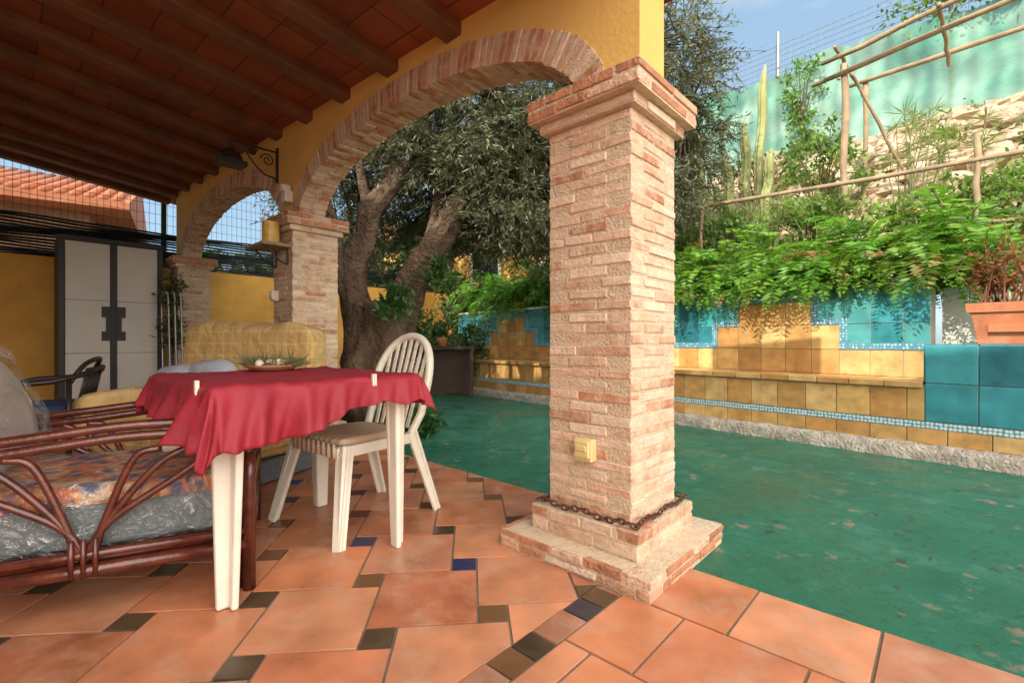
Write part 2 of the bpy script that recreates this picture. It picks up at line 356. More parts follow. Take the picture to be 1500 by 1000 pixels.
# ------------------------------------------------------------ unseen house behind the viewer, sized and placed to shade the court
hs=group('unseen_shading_house',FA); h=MB(); h.box((3.2,9.2,3.5),(5.8,4,3.5)); h.build('walls',mat('cream_house_render',(.8,.7,.52),rough=.9,var=.06,bump=.2),parent=hs)
h=MB(); 
for uu in(-.5,2,5,8):
    h.box((uu,5.19,5.0),(.5,.03,.65),(.2,.1,.05)); h.box((uu,5.19,1.1),(.5,.03,1.05),(.2,.1,.05))
h.build('doors_and_windows',mat('brown_joinery',(.12,.06,.03),rough=.4),parent=hs)
h=MB(); h.add([(-2.9,4.9,7.0),(9.3,4.9,7.0),(9.3,13.6,7.0),(-2.9,13.6,7.0),(0,9.2,8.0),(6,9.2,8.0)],[(0,1,5,4),(1,2,5),(2,3,4,5),(3,0,4),(0,3,2,1)]); h.build('roof',m_pot,parent=hs)
# ------------------------------------------------------------ tiled bench wall
bw=group('tiled_bench_wall',FP)
yt=MB(); bt=MB(); ms=MB(); co=MB()
def yc(): 
    b=random.choice([(.62,.38,.14),(.55,.31,.11),(.68,.44,.18),(.51,.27,.09)]);k=R(.85,1.1); return tuple(x*k for x in b)
def bc():
    b=random.choice([(.04,.25,.29),(.05,.30,.34),(.03,.19,.24),(.08,.33,.34)]);k=R(.8,1.15); return tuple(x*k for x in b)
def tilebox(mb,s0,s1,z0,z1,y,col):
    g_=.0028; mb.box(((s0+s1)/2,y,(z0+z1)/2),((s1-s0)/2-g_,.006,(z1-z0)/2-g_),col,0,jit=.001)
T=.24; c1=1.82; c2=c1+18*T; SE=.585; S1=7.82; ZR=[SE,SE+T,SE+2*T,SE+3*T,SE+3*T+.14]
k=-6
while True:
    s0=c1-T/2+k*T; s1=s0+T; k+=1
    if s0>S1: break
    a=max(s0,.56); b=min(s1,S1)
    if b-a<.02: continue
    d=min(abs((s0+s1)/2-c1),abs((s0+s1)/2-c2))
    for r in range(4):
        ye=r==0 or (r==1 and d<.6) or (r==2 and d<.36)
        tilebox(yt if ye else bt,a,b,ZR[r],ZR[r+1],-.5,yc() if ye else bc())
def band(s0,s1,z0,z1,y=-.492): ms.box(((s0+s1)/2,y,(z0+z1)/2),(abs(s1-s0)/2,.006,(z1-z0)/2))
B=.06
for c in(c1,c2):
    band(c-1.5*T-B,c+1.5*T+B,ZR[3],ZR[3]+B)
    for q in(-1,1):
        band(c+q*1.5*T,c+q*(1.5*T+B),ZR[2]+B,ZR[3]); band(c+q*1.5*T,c+q*(2.5*T+B),ZR[2],ZR[2]+B)
        band(c+q*2.5*T,c+q*(2.5*T+B),ZR[1]+B,ZR[2])
band(.56,c1-2.5*T,ZR[1],ZR[1]+B); band(c1+2.5*T,c2-2.5*T,ZR[1],ZR[1]+B); band(c2+2.5*T,S1,ZR[1],ZR[1]+B)
s=-4+.07
while s<S1:
    e=min(s+T,S1)
    if e-s>.03:
        tilebox(yt,s,e,.105,.225,0,yc())
        if s>=.5: tilebox(yt,s,e,.28,.53,0,yc())
        elif e>.5: tilebox(yt,.52,e,.28,.53,0,yc())
        if e>.52:
            for yy in(0,1): yt.box(((max(s,.53)+e)/2,-.135-.23*yy-.02,SE-.006),((e-max(s,.53))/2-.003,.112,.006),tuple(x*1.05 for x in yc()))
    s+=T
ms.box((( -4+S1)/2,.001,.2525),((S1+4)/2,.006,.0265))
s=.53
while s<S1: 
    e=min(s+T,S1); yt.box(((s+e)/2,.0,SE-.022),((e-s)/2-.003,.04,.023),tuple(x*.95 for x in yc())); s+=T
s=.52
while s>-4:
    for z0,z1 in((.282,.578),(.578,.872)): tilebox(bt,s-.3,s,z0,z1,.004,bc())
    for yy in range(3): bt.box((s-.15,-.16-.3*yy,.872),(.147,.147,.007),bc())
    s-=.3
for yy in range(2):
    bt.box((.524,-.13-.245*yy,.73),(.006,.12,.14),bc())
yt.build('yellow_tiles',m_yt,parent=bw,bevel=.003); bt.build('blue_tiles',m_bt,parent=bw,bevel=.003); ms.build('mosaic_bands',m_mos,parent=bw)
co.box(((S1-4)/2,-.5,.26),((S1+4)/2,.492,.3)); co.box(((S1+.56)/2,-.62,1.0),((S1-.56)/2-.002,.115,ZR[4]-1.0-.01)); co.box(((.515-4)/2,-.45,.6),((4.515)/2-.004,.44,.262))
co.build('masonry_core',mat('core_render',(.4,.37,.31),rough=.9),parent=bw)
w=MB(); w.box((-1.74,-1.0,1.1),(2.28,.1,.28)); w.build('white_backwall',m_white,parent=bw)
cp=MB(); cp.box(((S1+.56)/2,-.615,ZR[4]+.008),((S1-.56)/2,.135,.016)); cp.build('coping',m_white,parent=bw,bevel=.006)
cb=MB(); nS=420; vs=[]
for i in range(nS+1):
    s=-4+(S1+4)*i/nS
    for (yy,zz) in((.0,.108),(.05,.105),(.085,.085),(.095,.05),(.10,-.02)):
        q=Vector((s*5,yy*20,zz*20)); k=mn.noise(q)*.016+mn.noise(q*3)*.008
        vs.append((s,yy+(k if yy>0 else 0),zz+k*.6))
cb.add(vs,[(i*5+j,i*5+j+1,(i+1)*5+j+1,(i+1)*5+j) for i in range(nS) for j in range(4)])
cb.build('stone_curb',mat('white_stone',(.46,.41,.34),rough=.95,var=.4,vs=14,bump=1,bs=45,dist=.025,dirt=(.24,.18,.12),dscale=8,damt=.6),parent=bw,smooth=True)
# ------------------------------------------------------------ hillside
def hz(s,t):
    if t<.95: z=1.34 if s>.5 else 1.3
    else: z=1.34+np.interp(t,[.95,1.6,4.1,7,16],[0,.25,2.75,3.1,4.5])
    z+=.16*mn.noise(Vector((s*.9,t*.9,0)))*min(1,max(0,t-1)*1.2)+.08*mn.noise(Vector((s*3,t*3,3)))*min(1,max(0,t-1))
    f=np.interp(s,[7.8,10.5],[1,.18]); return z*f
h=MB(); S=np.linspace(-9,16,150); Tt=np.concatenate([[.74,.95],np.linspace(1,4.5,45),np.linspace(4.8,16,20)])
h.add([(s,-t,float(hz(s,t)) if not(s<.55 and t<1.1) else 1.3) for s in S for t in Tt],[(i*len(Tt)+j,i*len(Tt)+j+1,(i+1)*len(Tt)+j+1,(i+1)*len(Tt)+j) for i in range(len(S)-1) for j in range(len(Tt)-1) if not (S[i]<.55 and Tt[j]<1.0)])
h.build('hillside',mat('rocky_earth',(.50,.38,.25),rough=1,var=.35,vs=3,bump=1,bs=9,dirt=(.24,.17,.1),dscale=1.3,damt=.6,dist=.08),FP,smooth=True)
rk=MB()
def rock(c,r,seed):
    vs=[];n=9;m=5
    for i in range(m+1):
        ph=-math.pi/2+math.pi*i/m
        for j in range(n):
            th=2*math.pi*j/n; p=Vector((math.cos(ph)*math.cos(th),math.cos(ph)*math.sin(th),math.sin(ph)))
            p*=1+.7*mn.noise(p*1.4+Vector((seed,0,0)))+.25*mn.noise(p*4+Vector((seed,0,0))); vs.append((c[0]+p.x*r[0],c[1]+p.y*r[1],c[2]+p.z*r[2]))
    k=R(.7,1.1); rk.add(vs,[(i*n+j,i*n+(j+1)%n,(i+1)*n+(j+1)%n,(i+1)*n+j) for i in range(m) for j in range(n)],(.58*k,.45*k,.32*k))
for i in range(1300):
    s=R(-5,5.5); t=R(1.9,4.05); r=R(.04,.17); rock((s,-t,hz(s,t)+.0),(r*R(.9,1.6),r,r*R(.6,.9)),i*3.1)
rk.build('rubble_rocks',mat('limestone',attr=True,rough=.95,var=.35,vs=6,bump=1,bs=22,dist=.03,dirt=(.28,.19,.11),dscale=4,damt=.5),FP)
# green shade net
nm,nt,b=nodes('teal_shade_net'); N=nt.nodes.new; L=nt.links.new
tc=N('ShaderNodeTexCoord'); n=N('ShaderNodeTexNoise'); n.inputs['Scale'].default_value=1.6; n.inputs['Detail'].default_value=5; L(tc.outputs['Object'],n.inputs[0])
cr=N('ShaderNodeValToRGB'); cr.color_ramp.elements[0].color=(.13,.38,.25,1); cr.color_ramp.elements[1].color=(.42,.64,.50,1); cr.color_ramp.elements[0].position=.35; cr.color_ramp.elements[1].position=.65; L(n.outputs[0],cr.inputs[0])
wv=N('ShaderNodeTexWave'); wv.inputs['Scale'].default_value=1.4; wv.inputs['Distortion'].default_value=4; L(tc.outputs['Object'],wv.inputs[0])
mm=N('ShaderNodeMix'); mm.data_type='RGBA'; mm.blend_type='MULTIPLY'; mm.inputs[0].default_value=.3; L(cr.outputs[0],mm.inputs[6]); L(wv.outputs[0],mm.inputs[7])
L(mm.outputs[2],b.inputs['Base Color']); b.inputs['Roughness'].default_value=.9
tr=N('ShaderNodeBsdfTranslucent'); L(mm.outputs[2],tr.inputs[0]); mx=N('ShaderNodeMixShader'); mx.inputs[0].default_value=.2; L(b.outputs[0],mx.inputs[1]); L(tr.outputs[0],mx.inputs[2])
ck=N('ShaderNodeTexChecker'); ck.inputs['Scale'].default_value=60; L(tc.outputs['Object'],ck.inputs[0]); tpn=N('ShaderNodeBsdfTransparent'); mtc=N('ShaderNodeMath'); mtc.operation='MULTIPLY'; mtc.inputs[1].default_value=.25; L(ck.outputs[1],mtc.inputs[0]); mx2=N('ShaderNodeMixShader'); L(mtc.outputs[0],mx2.inputs[0]); L(mx.outputs[0],mx2.inputs[1]); L(tpn.outputs[0],mx2.inputs[2]); L(mx2.outputs[0],nt.nodes['Material Output'].inputs[0])
ng=group('shade_net_fence',FP); g=MB(); nS,nZ=240,18; vs=[]
for i in range(nS+1):
    s=-6+14*i/nS; sag=.16*abs(math.sin(s*math.pi/2.3))
    for j in range(nZ+1):
        z0=3.75+.25*mn.noise(Vector((s*1.3,0,0))); z1=5.6+.04*s-sag+.04*mn.noise(Vector((s*6,1,0))); z=z0+(z1-z0)*j/nZ
        vs.append((s,-4.15+.06*math.sin(s*7.2+z*1.5)+.20*mn.noise(Vector((s*1.2,z*1.5,2)))+.12*mn.noise(Vector((s*3.5+z*2,z*3,2))),z))
g.add(vs,[(i*(nZ+1)+j,i*(nZ+1)+j+1,(i+1)*(nZ+1)+j+1,(i+1)*(nZ+1)+j) for i in range(nS) for j in range(nZ)]); g.build('net',nm,parent=ng,smooth=True)
g=MB()
for i in range(7): g.tube([(-6+2.3*i,-4.3,3.4),(-6+2.3*i,-4.3,6.1+.09*i)],.03,8)
for z in np.arange(5.4,6.0,.1): g.tube([(-6,-4.32,z),(8,-4.32,z+.5)],.004,4)
for s in np.arange(-6,8,.12): g.tube([(s,-4.32,5.3),(s,-4.32,5.95+.035*(s+6))],.003,4)
g.build('posts_and_wire',mat('galvanised',(.25,.26,.26),rough=.5,metal=.5,bump=0),parent=ng)
# ------------------------------------------------------------ pergola poles + rails
pg=group('pole_pergola',FP); g=MB()
def pole(a,b,r,ax=.02):
    a=Vector(a);b=Vector(b); n=9; pts=[a.lerp(b,i/n)+Vector((R(-ax,ax),R(-ax,ax),R(-ax,ax)))*.6 for i in range(n+1)]; g.tube(pts,[r*R(.85,1.1) for _ in pts],8)
pole((1.446,-1.5,1.4),(1.446,-1.5,4.05),.035); pole((-1.4,-1.5,1.4),(-1.4,-1.5,4.2),.04); pole((1.55,-2.6,1.8),(1.5,-2.6,4.3),.03); pole((-1.2,-2.6,1.8),(-1.2,-2.6,4.3),.04)
pole((1.75,-1.45,3.9),(-2.0,-1.55,4.25),.028); pole((1.62,-1.3,4.03),(-2.0,-1.2,4.35),.025); pole((1.7,-2.55,4.25),(-2.0,-2.55,4.2),.03)
for s in(1.45,.6,-.3,-1.3): pole((s,-1.2,4.12),(s+.15,-2.9,4.22),.02)
pole((1.42,-1.5,4.0),(.95,-2.3,2.6),.018)
g.build('poles',m_pole,parent=pg,smooth=True)
pg=group('wooden_rail_fence',FP); g=MB()
pole((4.4,-1.2,2.78),(-1.5,-1.2,2.45),.024); pole((2.4,-1.3,2.05),(-1.5,-1.3,1.93),.018)
for s in(4.2,3.0,.35,-1.2): pole((s,-1.22,1.4),(s,-1.22,2.8),.024)
g.build('rails',m_pole,parent=pg,smooth=True)
# ------------------------------------------------------------ cacti
m_cact=mat('cactus_skin',(.30,.33,.13),rough=.7,var=.3,vs=6,bump=.3,bs=60,dirt=(.35,.28,.14),dscale=5,damt=.5)
def cactus(cols):
    g=group('columnar_cactus',FP); m=MB()
    for (s,t,z0,z1,r,ln) in cols:
        k=16; pts=[(s+ln*(i/k)**1.5,-t+.03*math.sin(i),z0+(z1-z0)*i/k) for i in range(k+1)]
        rr=[r*(.85+.2*min(1,i/4)) if i<k-2 else r*(.9,.65,.2)[i-k+2] for i in range(k+1)]
        m.tube(pts,rr,28,(1,1,1),0,fn=lambda q,a:1+.2*math.cos(7*a))
    m.build('columns',m_cact,parent=g,smooth=True)
cactus([(3.5,2.0,2.0,4.15,.09,0),(3.72,2.05,2.0,3.6,.08,.05),(3.3,1.9,2,3.0,.07,-.05)])
cactus([(2.62,2.0,2.2,4.7,.05,-.12),(2.8,2.1,2.2,4.1,.055,.02),(2.95,2.0,2.2,3.7,.06,.12),(2.5,1.95,2.2,3.5,.055,-.1),(3.05,2.1,2.2,3.2,.06,.2)])
# ------------------------------------------------------------ ferns
def fern_mass(name,spots):
    P=[];D=[];Ln=[];C=[]; st=MB()
    for (s,t,z,sc) in spots:
        for k in range(random.randint(13,18)):
            az=R(0,2*math.pi); el=R(.45,1.4); Lf=sc*R(.75,1.15); p=Vector((s,-t,z)); d=Vector((math.cos(az)*math.cos(el),math.sin(az)*math.cos(el),math.sin(el)))
            g0=R(.55,1.45); yel=R(0,.7); base=(.09*g0+.11*yel,.24*g0+.09*yel,.03*g0); n=17; pts=[p.copy()]
            if random.random()<.05: base=(.28,.17,.06)
            for i in range(n):
                d=(d+Vector((0,0,-.105*(1+i*.06)))).normalized(); p=p+d*Lf/n; pts.append(p.copy())
                sd=d.cross(Vector((0,0,1)))
                if sd.length<.01: continue
                sd.normalize(); w=Lf*.19*math.sin(math.pi*min(1,(i+1.5)/(n+1)))**.7
                for q in(-1,1):
                    P.append(p); D.append(sd*q+d*.35+Vector((0,0,R(-.3,.1)))); Ln.append(w*R(.8,1.1)); C.append(base)
            st.tube(pts[::3],.003,3,(.08,.12,.03))
    g=group(name,FP); Ln=np.array(Ln)
    leafcloud('fronds',np.array([tuple(p) for p in P]),np.array([tuple(d) for d in D]),Ln,.016+Ln*.13,np.array(C),m_leaf,parent=g); st.build('stems',m_leaf,parent=g,recalc=False)
fern_mass('fern_bed',[(R(.2,4.7),R(.54,1.2),R(1.38,1.80),R(.42,.75)) for _ in range(112)]+[(R(.5,4.7),R(.48,.54),R(1.40,1.48),R(.36,.56)) for _ in range(34)])
fern_mass('fern_bed',[(R(4.9,7.9),R(.56,1.3),R(1.38,1.9),R(.5,.8)) for _ in range(60)])
# shrubs
def shrub(name,blobs,frame=FP,Lf=(.05,.10),wr=.5,cols=((.05,.12,.02),(.12,.2,.05)),n=2500,m=m_leaf,stems=True):
    g=group(name,frame); P=[];D=[];C=[];st=MB()
    for (c,r,cnt) in blobs:
        c=np.array(c);r=np.array(r)
        ncl=max(3,cnt//60)
        for k in range(ncl):
            d=rng.normal(size=3); d/=np.linalg.norm(d); q=c+d*r*rng.uniform(.3,1.25)**.6
            cr_=rng.uniform(.1,.22)*max(r)**.5; kk=rng.uniform(); base=np.array(lerp(cols[0],cols[1],kk))*rng.uniform(.7,1.3)
            pts=q+rng.normal(size=(60,3))*cr_*.6
            P.append(pts); D.append(rng.normal(size=(60,3))+np.array([0,0,.3])); C.append(np.tile(base,(60,1))*rng.uniform(.75,1.25,(60,1)))
            if stems: st.tube([c-np.array([0,0,r[2]*1.3]),(c+q)/2-np.array([0,0,.05]),q],[.012,.008,.004],4,(.12,.09,.04))
    P=np.concatenate(P);n=len(P)
    L_=rng.uniform(Lf[0],Lf[1],n)
    leafcloud('leaves',P,np.concatenate(D),L_,L_*wr,np.concatenate(C),m,parent=g)
    if stems: st.build('stems',m_leaf,parent=g,recalc=False)
    return g
shrub('garden_shrub',[((3.9,-1.7,2.0),(.7,.5,.45),2600),((2.8,-1.6,2.15),(.6,.4,.45),2400),((4.6,-2.0,2.4),(.7,.5,.7),2400),((4.2,-2.4,3.0),(.6,.5,.5),1200)],cols=((.07,.15,.03),(.20,.29,.08)))
shrub('garden_shrub',[((1.9,-1.8,2.2),(.6,.5,.5),2200),((.9,-1.7,2.0),(.6,.4,.45),2000),((1.9,-2.2,3.0),(.45,.4,.5),1300),((.2,-1.7,2.2),(.5,.4,.4),1700)],cols=((.09,.19,.03),(.26,.34,.10)))
shrub('garden_shrub',[((.3,-1.35,1.75),(.6,.3,.35),1500),((-1.0,-1.7,1.9),(.7,.5,.35),1500),((.0,-2.3,2.6),(.5,.3,.25),600)],cols=((.10,.16,.04),(.28,.31,.12)))
shrub('garden_shrub',[((3.0,-3.0,3.4),(.7,.4,.45),1000),((5.4,-2.2,2.8),(.8,.6,.9),2400),((6.6,-2.2,2.7),(.9,.6,.9),2400)],cols=((.06,.12,.03),(.17,.24,.08)))
shrub('hillside_weeds',[((R(-3,3),-t_,float(hz(0,t_))+.12),(R(.15,.4),.15,.12),240) for t_ in [R(2.2,3.9) for _ in range(20)]],Lf=(.03,.07),cols=((.12,.16,.05),(.28,.28,.12)))
shrub('creeping_vine',[((2.7,-3.95,5.0),(.25,.15,.5),800),((.3,-4.0,5.75),(1.1,.2,.2),2200),((-.7,-3.95,4.9),(.35,.2,.5),900),((2.3,-3.9,4.2),(.5,.2,.4),700)],cols=((.08,.18,.04),(.2,.3,.08)))
def reeds(name,spots,frame=FP):
    m=MB(); P=[];D=[];C=[]
    for (s,t,z,h) in spots:
        for k in range(8):
            dx,dy=R(-.3,.3),R(-.3,.3); p0=Vector((s,-t,z)); p2=Vector((s+dx,-t+dy,z+h*R(.6,1))); m.tube([p0,p0.lerp(p2,.5)+Vector((0,0,.05)),p2],[.007,.006,.004],4,(.22,.26,.10))
            for q in range(26):
                P.append(tuple(p2)); D.append((R(-1,1),R(-1,1),R(-.5,.8))); C.append((.18+R(-.03,.06),.25+R(-.04,.04),.08))
    g=group(name,frame); leafcloud('umbels',np.array(P),np.array(D),rng.uniform(.12,.24,len(P)),.011,np.array(C),m_leaf,parent=g); m.build('stalks',m_leaf,parent=g,recalc=False)
reeds('papyrus_clump',[(.9,1.9,1.9,1.6),(.5,1.6,1.8,1.3),(1.1,2.3,2.2,1.3)])
reeds('papyrus_clump',[(3.0,1.5,1.7,1.2),(2.2,1.4,1.7,1.0),(1.6,1.35,1.6,.9)])
# ------------------------------------------------------------ terracotta planter w/ dry plant
pt=group('terracotta_planter',FP); g=MB()
def frust(mb,c,z0,z1,h0,h1,col=(1,1,1),mt=0):
    vs=[(c[0]+sx*h0[0],c[1]+sy*h0[1],z0) for sx,sy in((-1,-1),(1,-1),(1,1),(-1,1))]+[(c[0]+sx*h1[0],c[1]+sy*h1[1],z1) for sx,sy in((-1,-1),(1,-1),(1,1),(-1,1))]
    mb.add(vs,[(0,1,2,3),(7,6,5,4),(0,4,5,1),(1,5,6,2),(2,6,7,3),(3,7,4,0)],col,mt)
frust(g,(.06,-.36),.88,1.12,(.19,.12),(.225,.15)); frust(g,(.06,-.36),1.12,1.19,(.25,.17),(.255,.175)); g.box((.06,-.36,1.192),(.22,.14,.003),mt=1); g.box((.06,-.205,1.0),(.13,.012,.03))
g.build('pot',[m_pot,m_soil],parent=pt,bevel=.008)
st=MB();P=[];D=[];C=[]
for k in range(44):
    p0=Vector((.06+R(-.18,.18),-.36+R(-.1,.1),1.19)); p2=p0+Vector((R(-.2,.2),R(-.15,.2),R(.2,.58))); st.tube([p0,p0.lerp(p2,.5)+Vector((R(-.03,.03),0,.02)),p2],[.006,.005,.003],5,(.28,.12,.06))
    for q in range(26):
        P.append(tuple(p0.lerp(p2,R(.35,1)))); D.append((R(-1,1),R(-1,1),R(-.3,1))); C.append(random.choice([(.3,.08,.04),(.36,.16,.07),(.14,.14,.05),(.24,.06,.04)]))
st.build('stems',m_leaf,parent=pt,recalc=False); leafcloud('leaves',np.array(P),np.array(D),.05,.02,np.array(C),m_leaf,parent=pt)
# ------------------------------------------------------------ olive tree
ol=group('olive_tree'); bk=MB()
def knot(q,a): return 1+.16*math.sin(3*a+q*5)+.10*math.sin(7*a-q*8+1)+.07*math.sin(13*a+q*13)
def limb(p,r0,r1,n=20,k=9):
    pts=bez(p,k); N_=len(pts); pts=[q+Vector((mn.noise(q*1.7),mn.noise(q*1.7+Vector((5,0,0))),0))*.09 for q in pts]
    bk.tube(pts,[(r0+(r1-r0)*(i/(N_-1))**.8)*(1+.12*mn.noise(pts[i]*5)) for i in range(N_)],n,(1,1,1),0,fn=knot); return pts
tx,ty=-1.5,5.3
limb([(tx,ty,-.05),(tx-.02,ty,.4),(tx+.02,ty,.9),(tx,ty,1.35)],.44,.25,32)
limb([(tx-.15,ty,.2),(tx-.22,ty,1.0),(-1.78,ty,1.7),(-1.66,5.3,2.2),(-1.35,5.3,2.7),(-1.12,5.4,3.3),(-1.0,5.5,4.2)],.19,.055)
limb([(tx+.12,ty,.4),(tx+.2,ty,1.1),(-1.1,ty,1.6),(-.82,5.3,2.1),(-.45,5.35,2.6),(.1,5.5,3.1),(.9,5.8,3.7),(1.6,6.1,4.5)],.23,.04)
limb([(tx-.2,ty,.9),(-1.9,5.2,1.7),(-2.05,5.2,2.6),(-2.2,5.4,3.6)],.09,.035,14)
limb([(-1.0,5.3,1.8),(-.8,5.6,2.7),(-.4,5.9,3.7),(0,6,4.8)],.10,.035,14)
limb([(-1.6,5.3,2.35),(-1.8,5.5,3.1),(-1.6,5.7,4.3)],.07,.03,12)
limb([(.1,5.5,3.1),(.7,5.3,3.3),(1.5,5.5,3.5),(2.2,6.0,3.7)],.06,.025,12)
ctr=[Vector(v) for v in [(-1.0,5.5,4.0),(.9,5.8,3.7),(-2.2,5.3,3.4),(-.3,5.9,3.9),(-1.6,5.7,4.0),(1.5,5.7,3.7),(1.6,6.1,4.5),(-.45,5.35,2.65),(.1,5.5,3.1),(2.2,6,3.8)]]
ell=[((-.6,5.7,3.9),(1.8,1.2,1.2),500),((1.1,6.1,4.3),(1.6,1.2,1.4),450),((-2.0,5.5,3.9),(1.2,1.0,1.2),240),((.25,5.5,2.95),(1.0,.75,.75),420),((.1,5.3,2.4),(.6,.5,.4),130),((2.05,6.3,3.7),(.7,.9,1.4),260),((-.6,5.6,2.9),(.8,.6,.6),240),((-2.6,5.2,2.7),(.5,.4,.7),70),((-3.3,6.4,3.2),(.8,.6,.8),150),((-.2,6.6,2.6),(1.5,.4,.8),220),((-1.9,6.5,2.9),(.8,.4,.8),140)]
P=[];D=[];C=[]
for c,r,cnt in ell:
    k=0
    while k<cnt:
        d=rng.normal(size=3); d/=np.linalg.norm(d); q=Vector(np.array(c)+d*np.array(r)*rng.uniform()**.4)
        if mn.noise(q*1.3+Vector((9,1,4)))<-.22: k+=.5; continue
        vv=(q.x-.451)*.677+(q.y-2.114)*.736
        if vv<.75: k+=.5; continue
        k+=1
        near=min(ctr,key=lambda a:(a-q).length)
        if random.random()<.3: bk.tube([near,near.lerp(q,.5)+Vector((0,0,.1)),q],[.022,.013,.005],5)
        outw=(q-Vector((-.2,5.7,3.6))); outw.z=0
        base=np.array(lerp((.050,.068,.032),(.19,.215,.13),R(0,1)))
        for tw in range(4):
            dd=(outw.normalized()*.4+Vector((R(-1,1),R(-1,1),R(-.9,.4)))).normalized(); L_=R(.22,.45); e=q+dd*L_+Vector((0,0,-.08))
            bk.tube([q,e],[.005,.002],3)
            for l in range(19):
                f=l/19; pp=q.lerp(e,f)+Vector((R(-.02,.02),R(-.02,.02),R(-.02,.02))); P.append(tuple(pp)); D.append(tuple(dd*.7+Vector((R(-1,1),R(-1,1),R(-1,.8))))); C.append(base*R(.7,1.35))
bk.build('trunk_and_limbs',mat('olive_bark',(.105,.066,.042),rough=.95,var=.45,vs=7,bump=1,bs=24,dirt=(.21,.145,.09),dscale=5,damt=.6,dist=.05),parent=ol,smooth=True)
P=np.array(P); leafcloud('foliage',P,np.array(D),rng.uniform(.05,.09,len(P)),rng.uniform(.012,.02,len(P)),np.array(C),m_olive,parent=ol)
def plantball(name,c,r,cnt,cols,Lf=(.06,.12),wr=.35): return shrub(name,[(c,r,cnt)],I4,Lf,wr,cols,stems=False)
plantball('trunk_fern',(-1.25,4.8,1.35),(.14,.12,.18),420,((.03,.09,.02),(.07,.16,.04)))
plantball('hanging_basket_plant',(-.78,4.9,1.62),(.17,.17,.12),420,((.04,.10,.02),(.10,.18,.05)))
plantball('creeping_plant',(-1.0,4.6,.12),(.35,.25,.08),900,((.03,.10,.02),(.08,.18,.04)))
P=[];C=[]
for k in range(300):
    s=R(-1.5,7); tt=.15+abs(random.gauss(0,.9)) if k%2 else R(.1,3.2)
    q=FP@Vector((s,tt,-.008)); qa=Ai@q
    if qa.y>-.05 or (qa.x>-.3 and qa.y>-.4): continue
    P.append((q.x,q.y,R(-.009,.0))); C.append(random.choice([(.22,.15,.07),(.12,.08,.04),(.28,.22,.1),(.10,.11,.05)]))
D=[(R(-1,1),R(-1,1),R(-.05,.15)) for _ in P]
leafcloud('fallen_leaves',np.array(P),np.array(D),rng.uniform(.02,.045,len(P)),rng.uniform(.006,.013,len(P)),np.array(C),m_leaf,flat=True)
# ------------------------------------------------------------ boundary wall + fence at far end
bwall=group('boundary_wall',FA); w=MB(); w.box((7.75,1,1.0),(.12,6.4,1.02)); w.build('wall',mat('orange_stucco',(.72,.38,.08),rough=.9,var=.15,vs=2,bump=.3,bs=30,dirt=(.4,.2,.05),dscale=1.5,damt=.5),parent=bwall)
fn_=group('mesh_fence',FA); f=MB()
for y in np.arange(-5,7,.075): f.tube([(7.8,y,2.0),(7.8,y,4.1)],.0028,4)
for z in np.arange(2.1,4.15,.15): f.tube([(7.802,-5,z),(7.802,7,z)],.0028,4)
for y in(-3,.15,1.9,4.2,6.5): f.box((7.78,y,3.05),(.03,.03,1.1))
f.build('wire_and_posts',mat('green_wire',(.02,.05,.03),rough=.5,bump=0),parent=fn_)
sc=MB()
for k in range(16):
    z=2.04+k*.034
    pts=[(7.70+R(-.01,.01),y,z+.012*math.sin(y*2.1+k*.7)+.02*mn.noise(Vector((y*1.3,k*.3,0)))) for y in np.arange(-5,7,.15)]
    sc.tube(pts,.015,4)
sc.build('reed_screen',mat('black_screen',(.012,.02,.016),rough=.6,bump=.1),parent=fn_)
def house(name,c,ang,hw,hd,hh,wallm,rh=.9,ov=.5,wins=()):
    g=group(name,frameM(c,ang)); m=MB(); m.box((0,0,hh/2),(hw,hd,hh/2)); m.build('walls',wallm,parent=g)
    m=MB(); a,b=hw+ov,hd+ov
    m.add([(-a,-b,hh-.15),(a,-b,hh-.15),(a,b,hh-.15),(-a,b,hh-.15),(-a,0,hh+rh),(a,0,hh+rh),(-a,-b,hh-.3),(a,-b,hh-.3),(a,b,hh-.3),(-a,b,hh-.3)],[(0,1,5,4),(2,3,4,5),(0,4,3),(1,2,5),(6,7,1,0),(8,9,3,2),(6,0,3,9),(7,8,2,1),(6,9,8,7)])
    m.build('roof',m_pot,parent=g)
    m=MB()
    for i in range(int(2*a/.22)):
        x=-a+.11+i*.22
        for sg in(-1,1): m.tube([(x,sg*b,hh-.13),(x,0,hh+rh+.02)],.07,8)
    m.build('roof_tiles',m_pot,parent=g,smooth=True)
    m=MB()
    for (x,z,w,h) in wins:
        m.box((x,-hd-.02,z),(w,.03,h),mt=0); 
        for q in(-1,1): m.box((x+q*(w+.03),-hd-.05,z),(.04,.04,h+.07),mt=1); m.box((x,-hd-.05,z+q*(h+.04)),(w,.04,.035),mt=1)
        for q in range(-3,4): m.box((x+q*w/3.5,-hd-.1,z),(.01,.01,h),mt=2)
    if wins: m.build('windows',[mat('dark_glass',(.03,.04,.05),rough=.1,bump=0),m_white,m_iron],parent=g,recalc=True)
    return g
house('neighbour_house',(-13.2,10.5),math.radians(35),3.2,3.0,3.9,mat('brown_render',(.35,.2,.12),rough=.9),1.1,.7)
house('yellow_house',(.8,15.5),math.radians(-6),5,3,3.9,m_stucco,1.0,.4,[(-2.6,3.0,.35,.5),(-1.2,3.0,.35,.5),(1.5,3.0,.4,.5)])
def dtrees(name,lst):
    shrub(name,[((x,y,z),(r,r,r*.8),int(1000*r)) for x,y,z,r in lst],I4,(.14,.3),.6,((.04,.07,.025),(.12,.15,.06)),stems=True)
dtrees('distant_trees',[(-10+R(-1,1)+i*1.1,13+R(-1,1),2.4+R(-.3,.5),R(.9,1.4)) for i in range(8)])
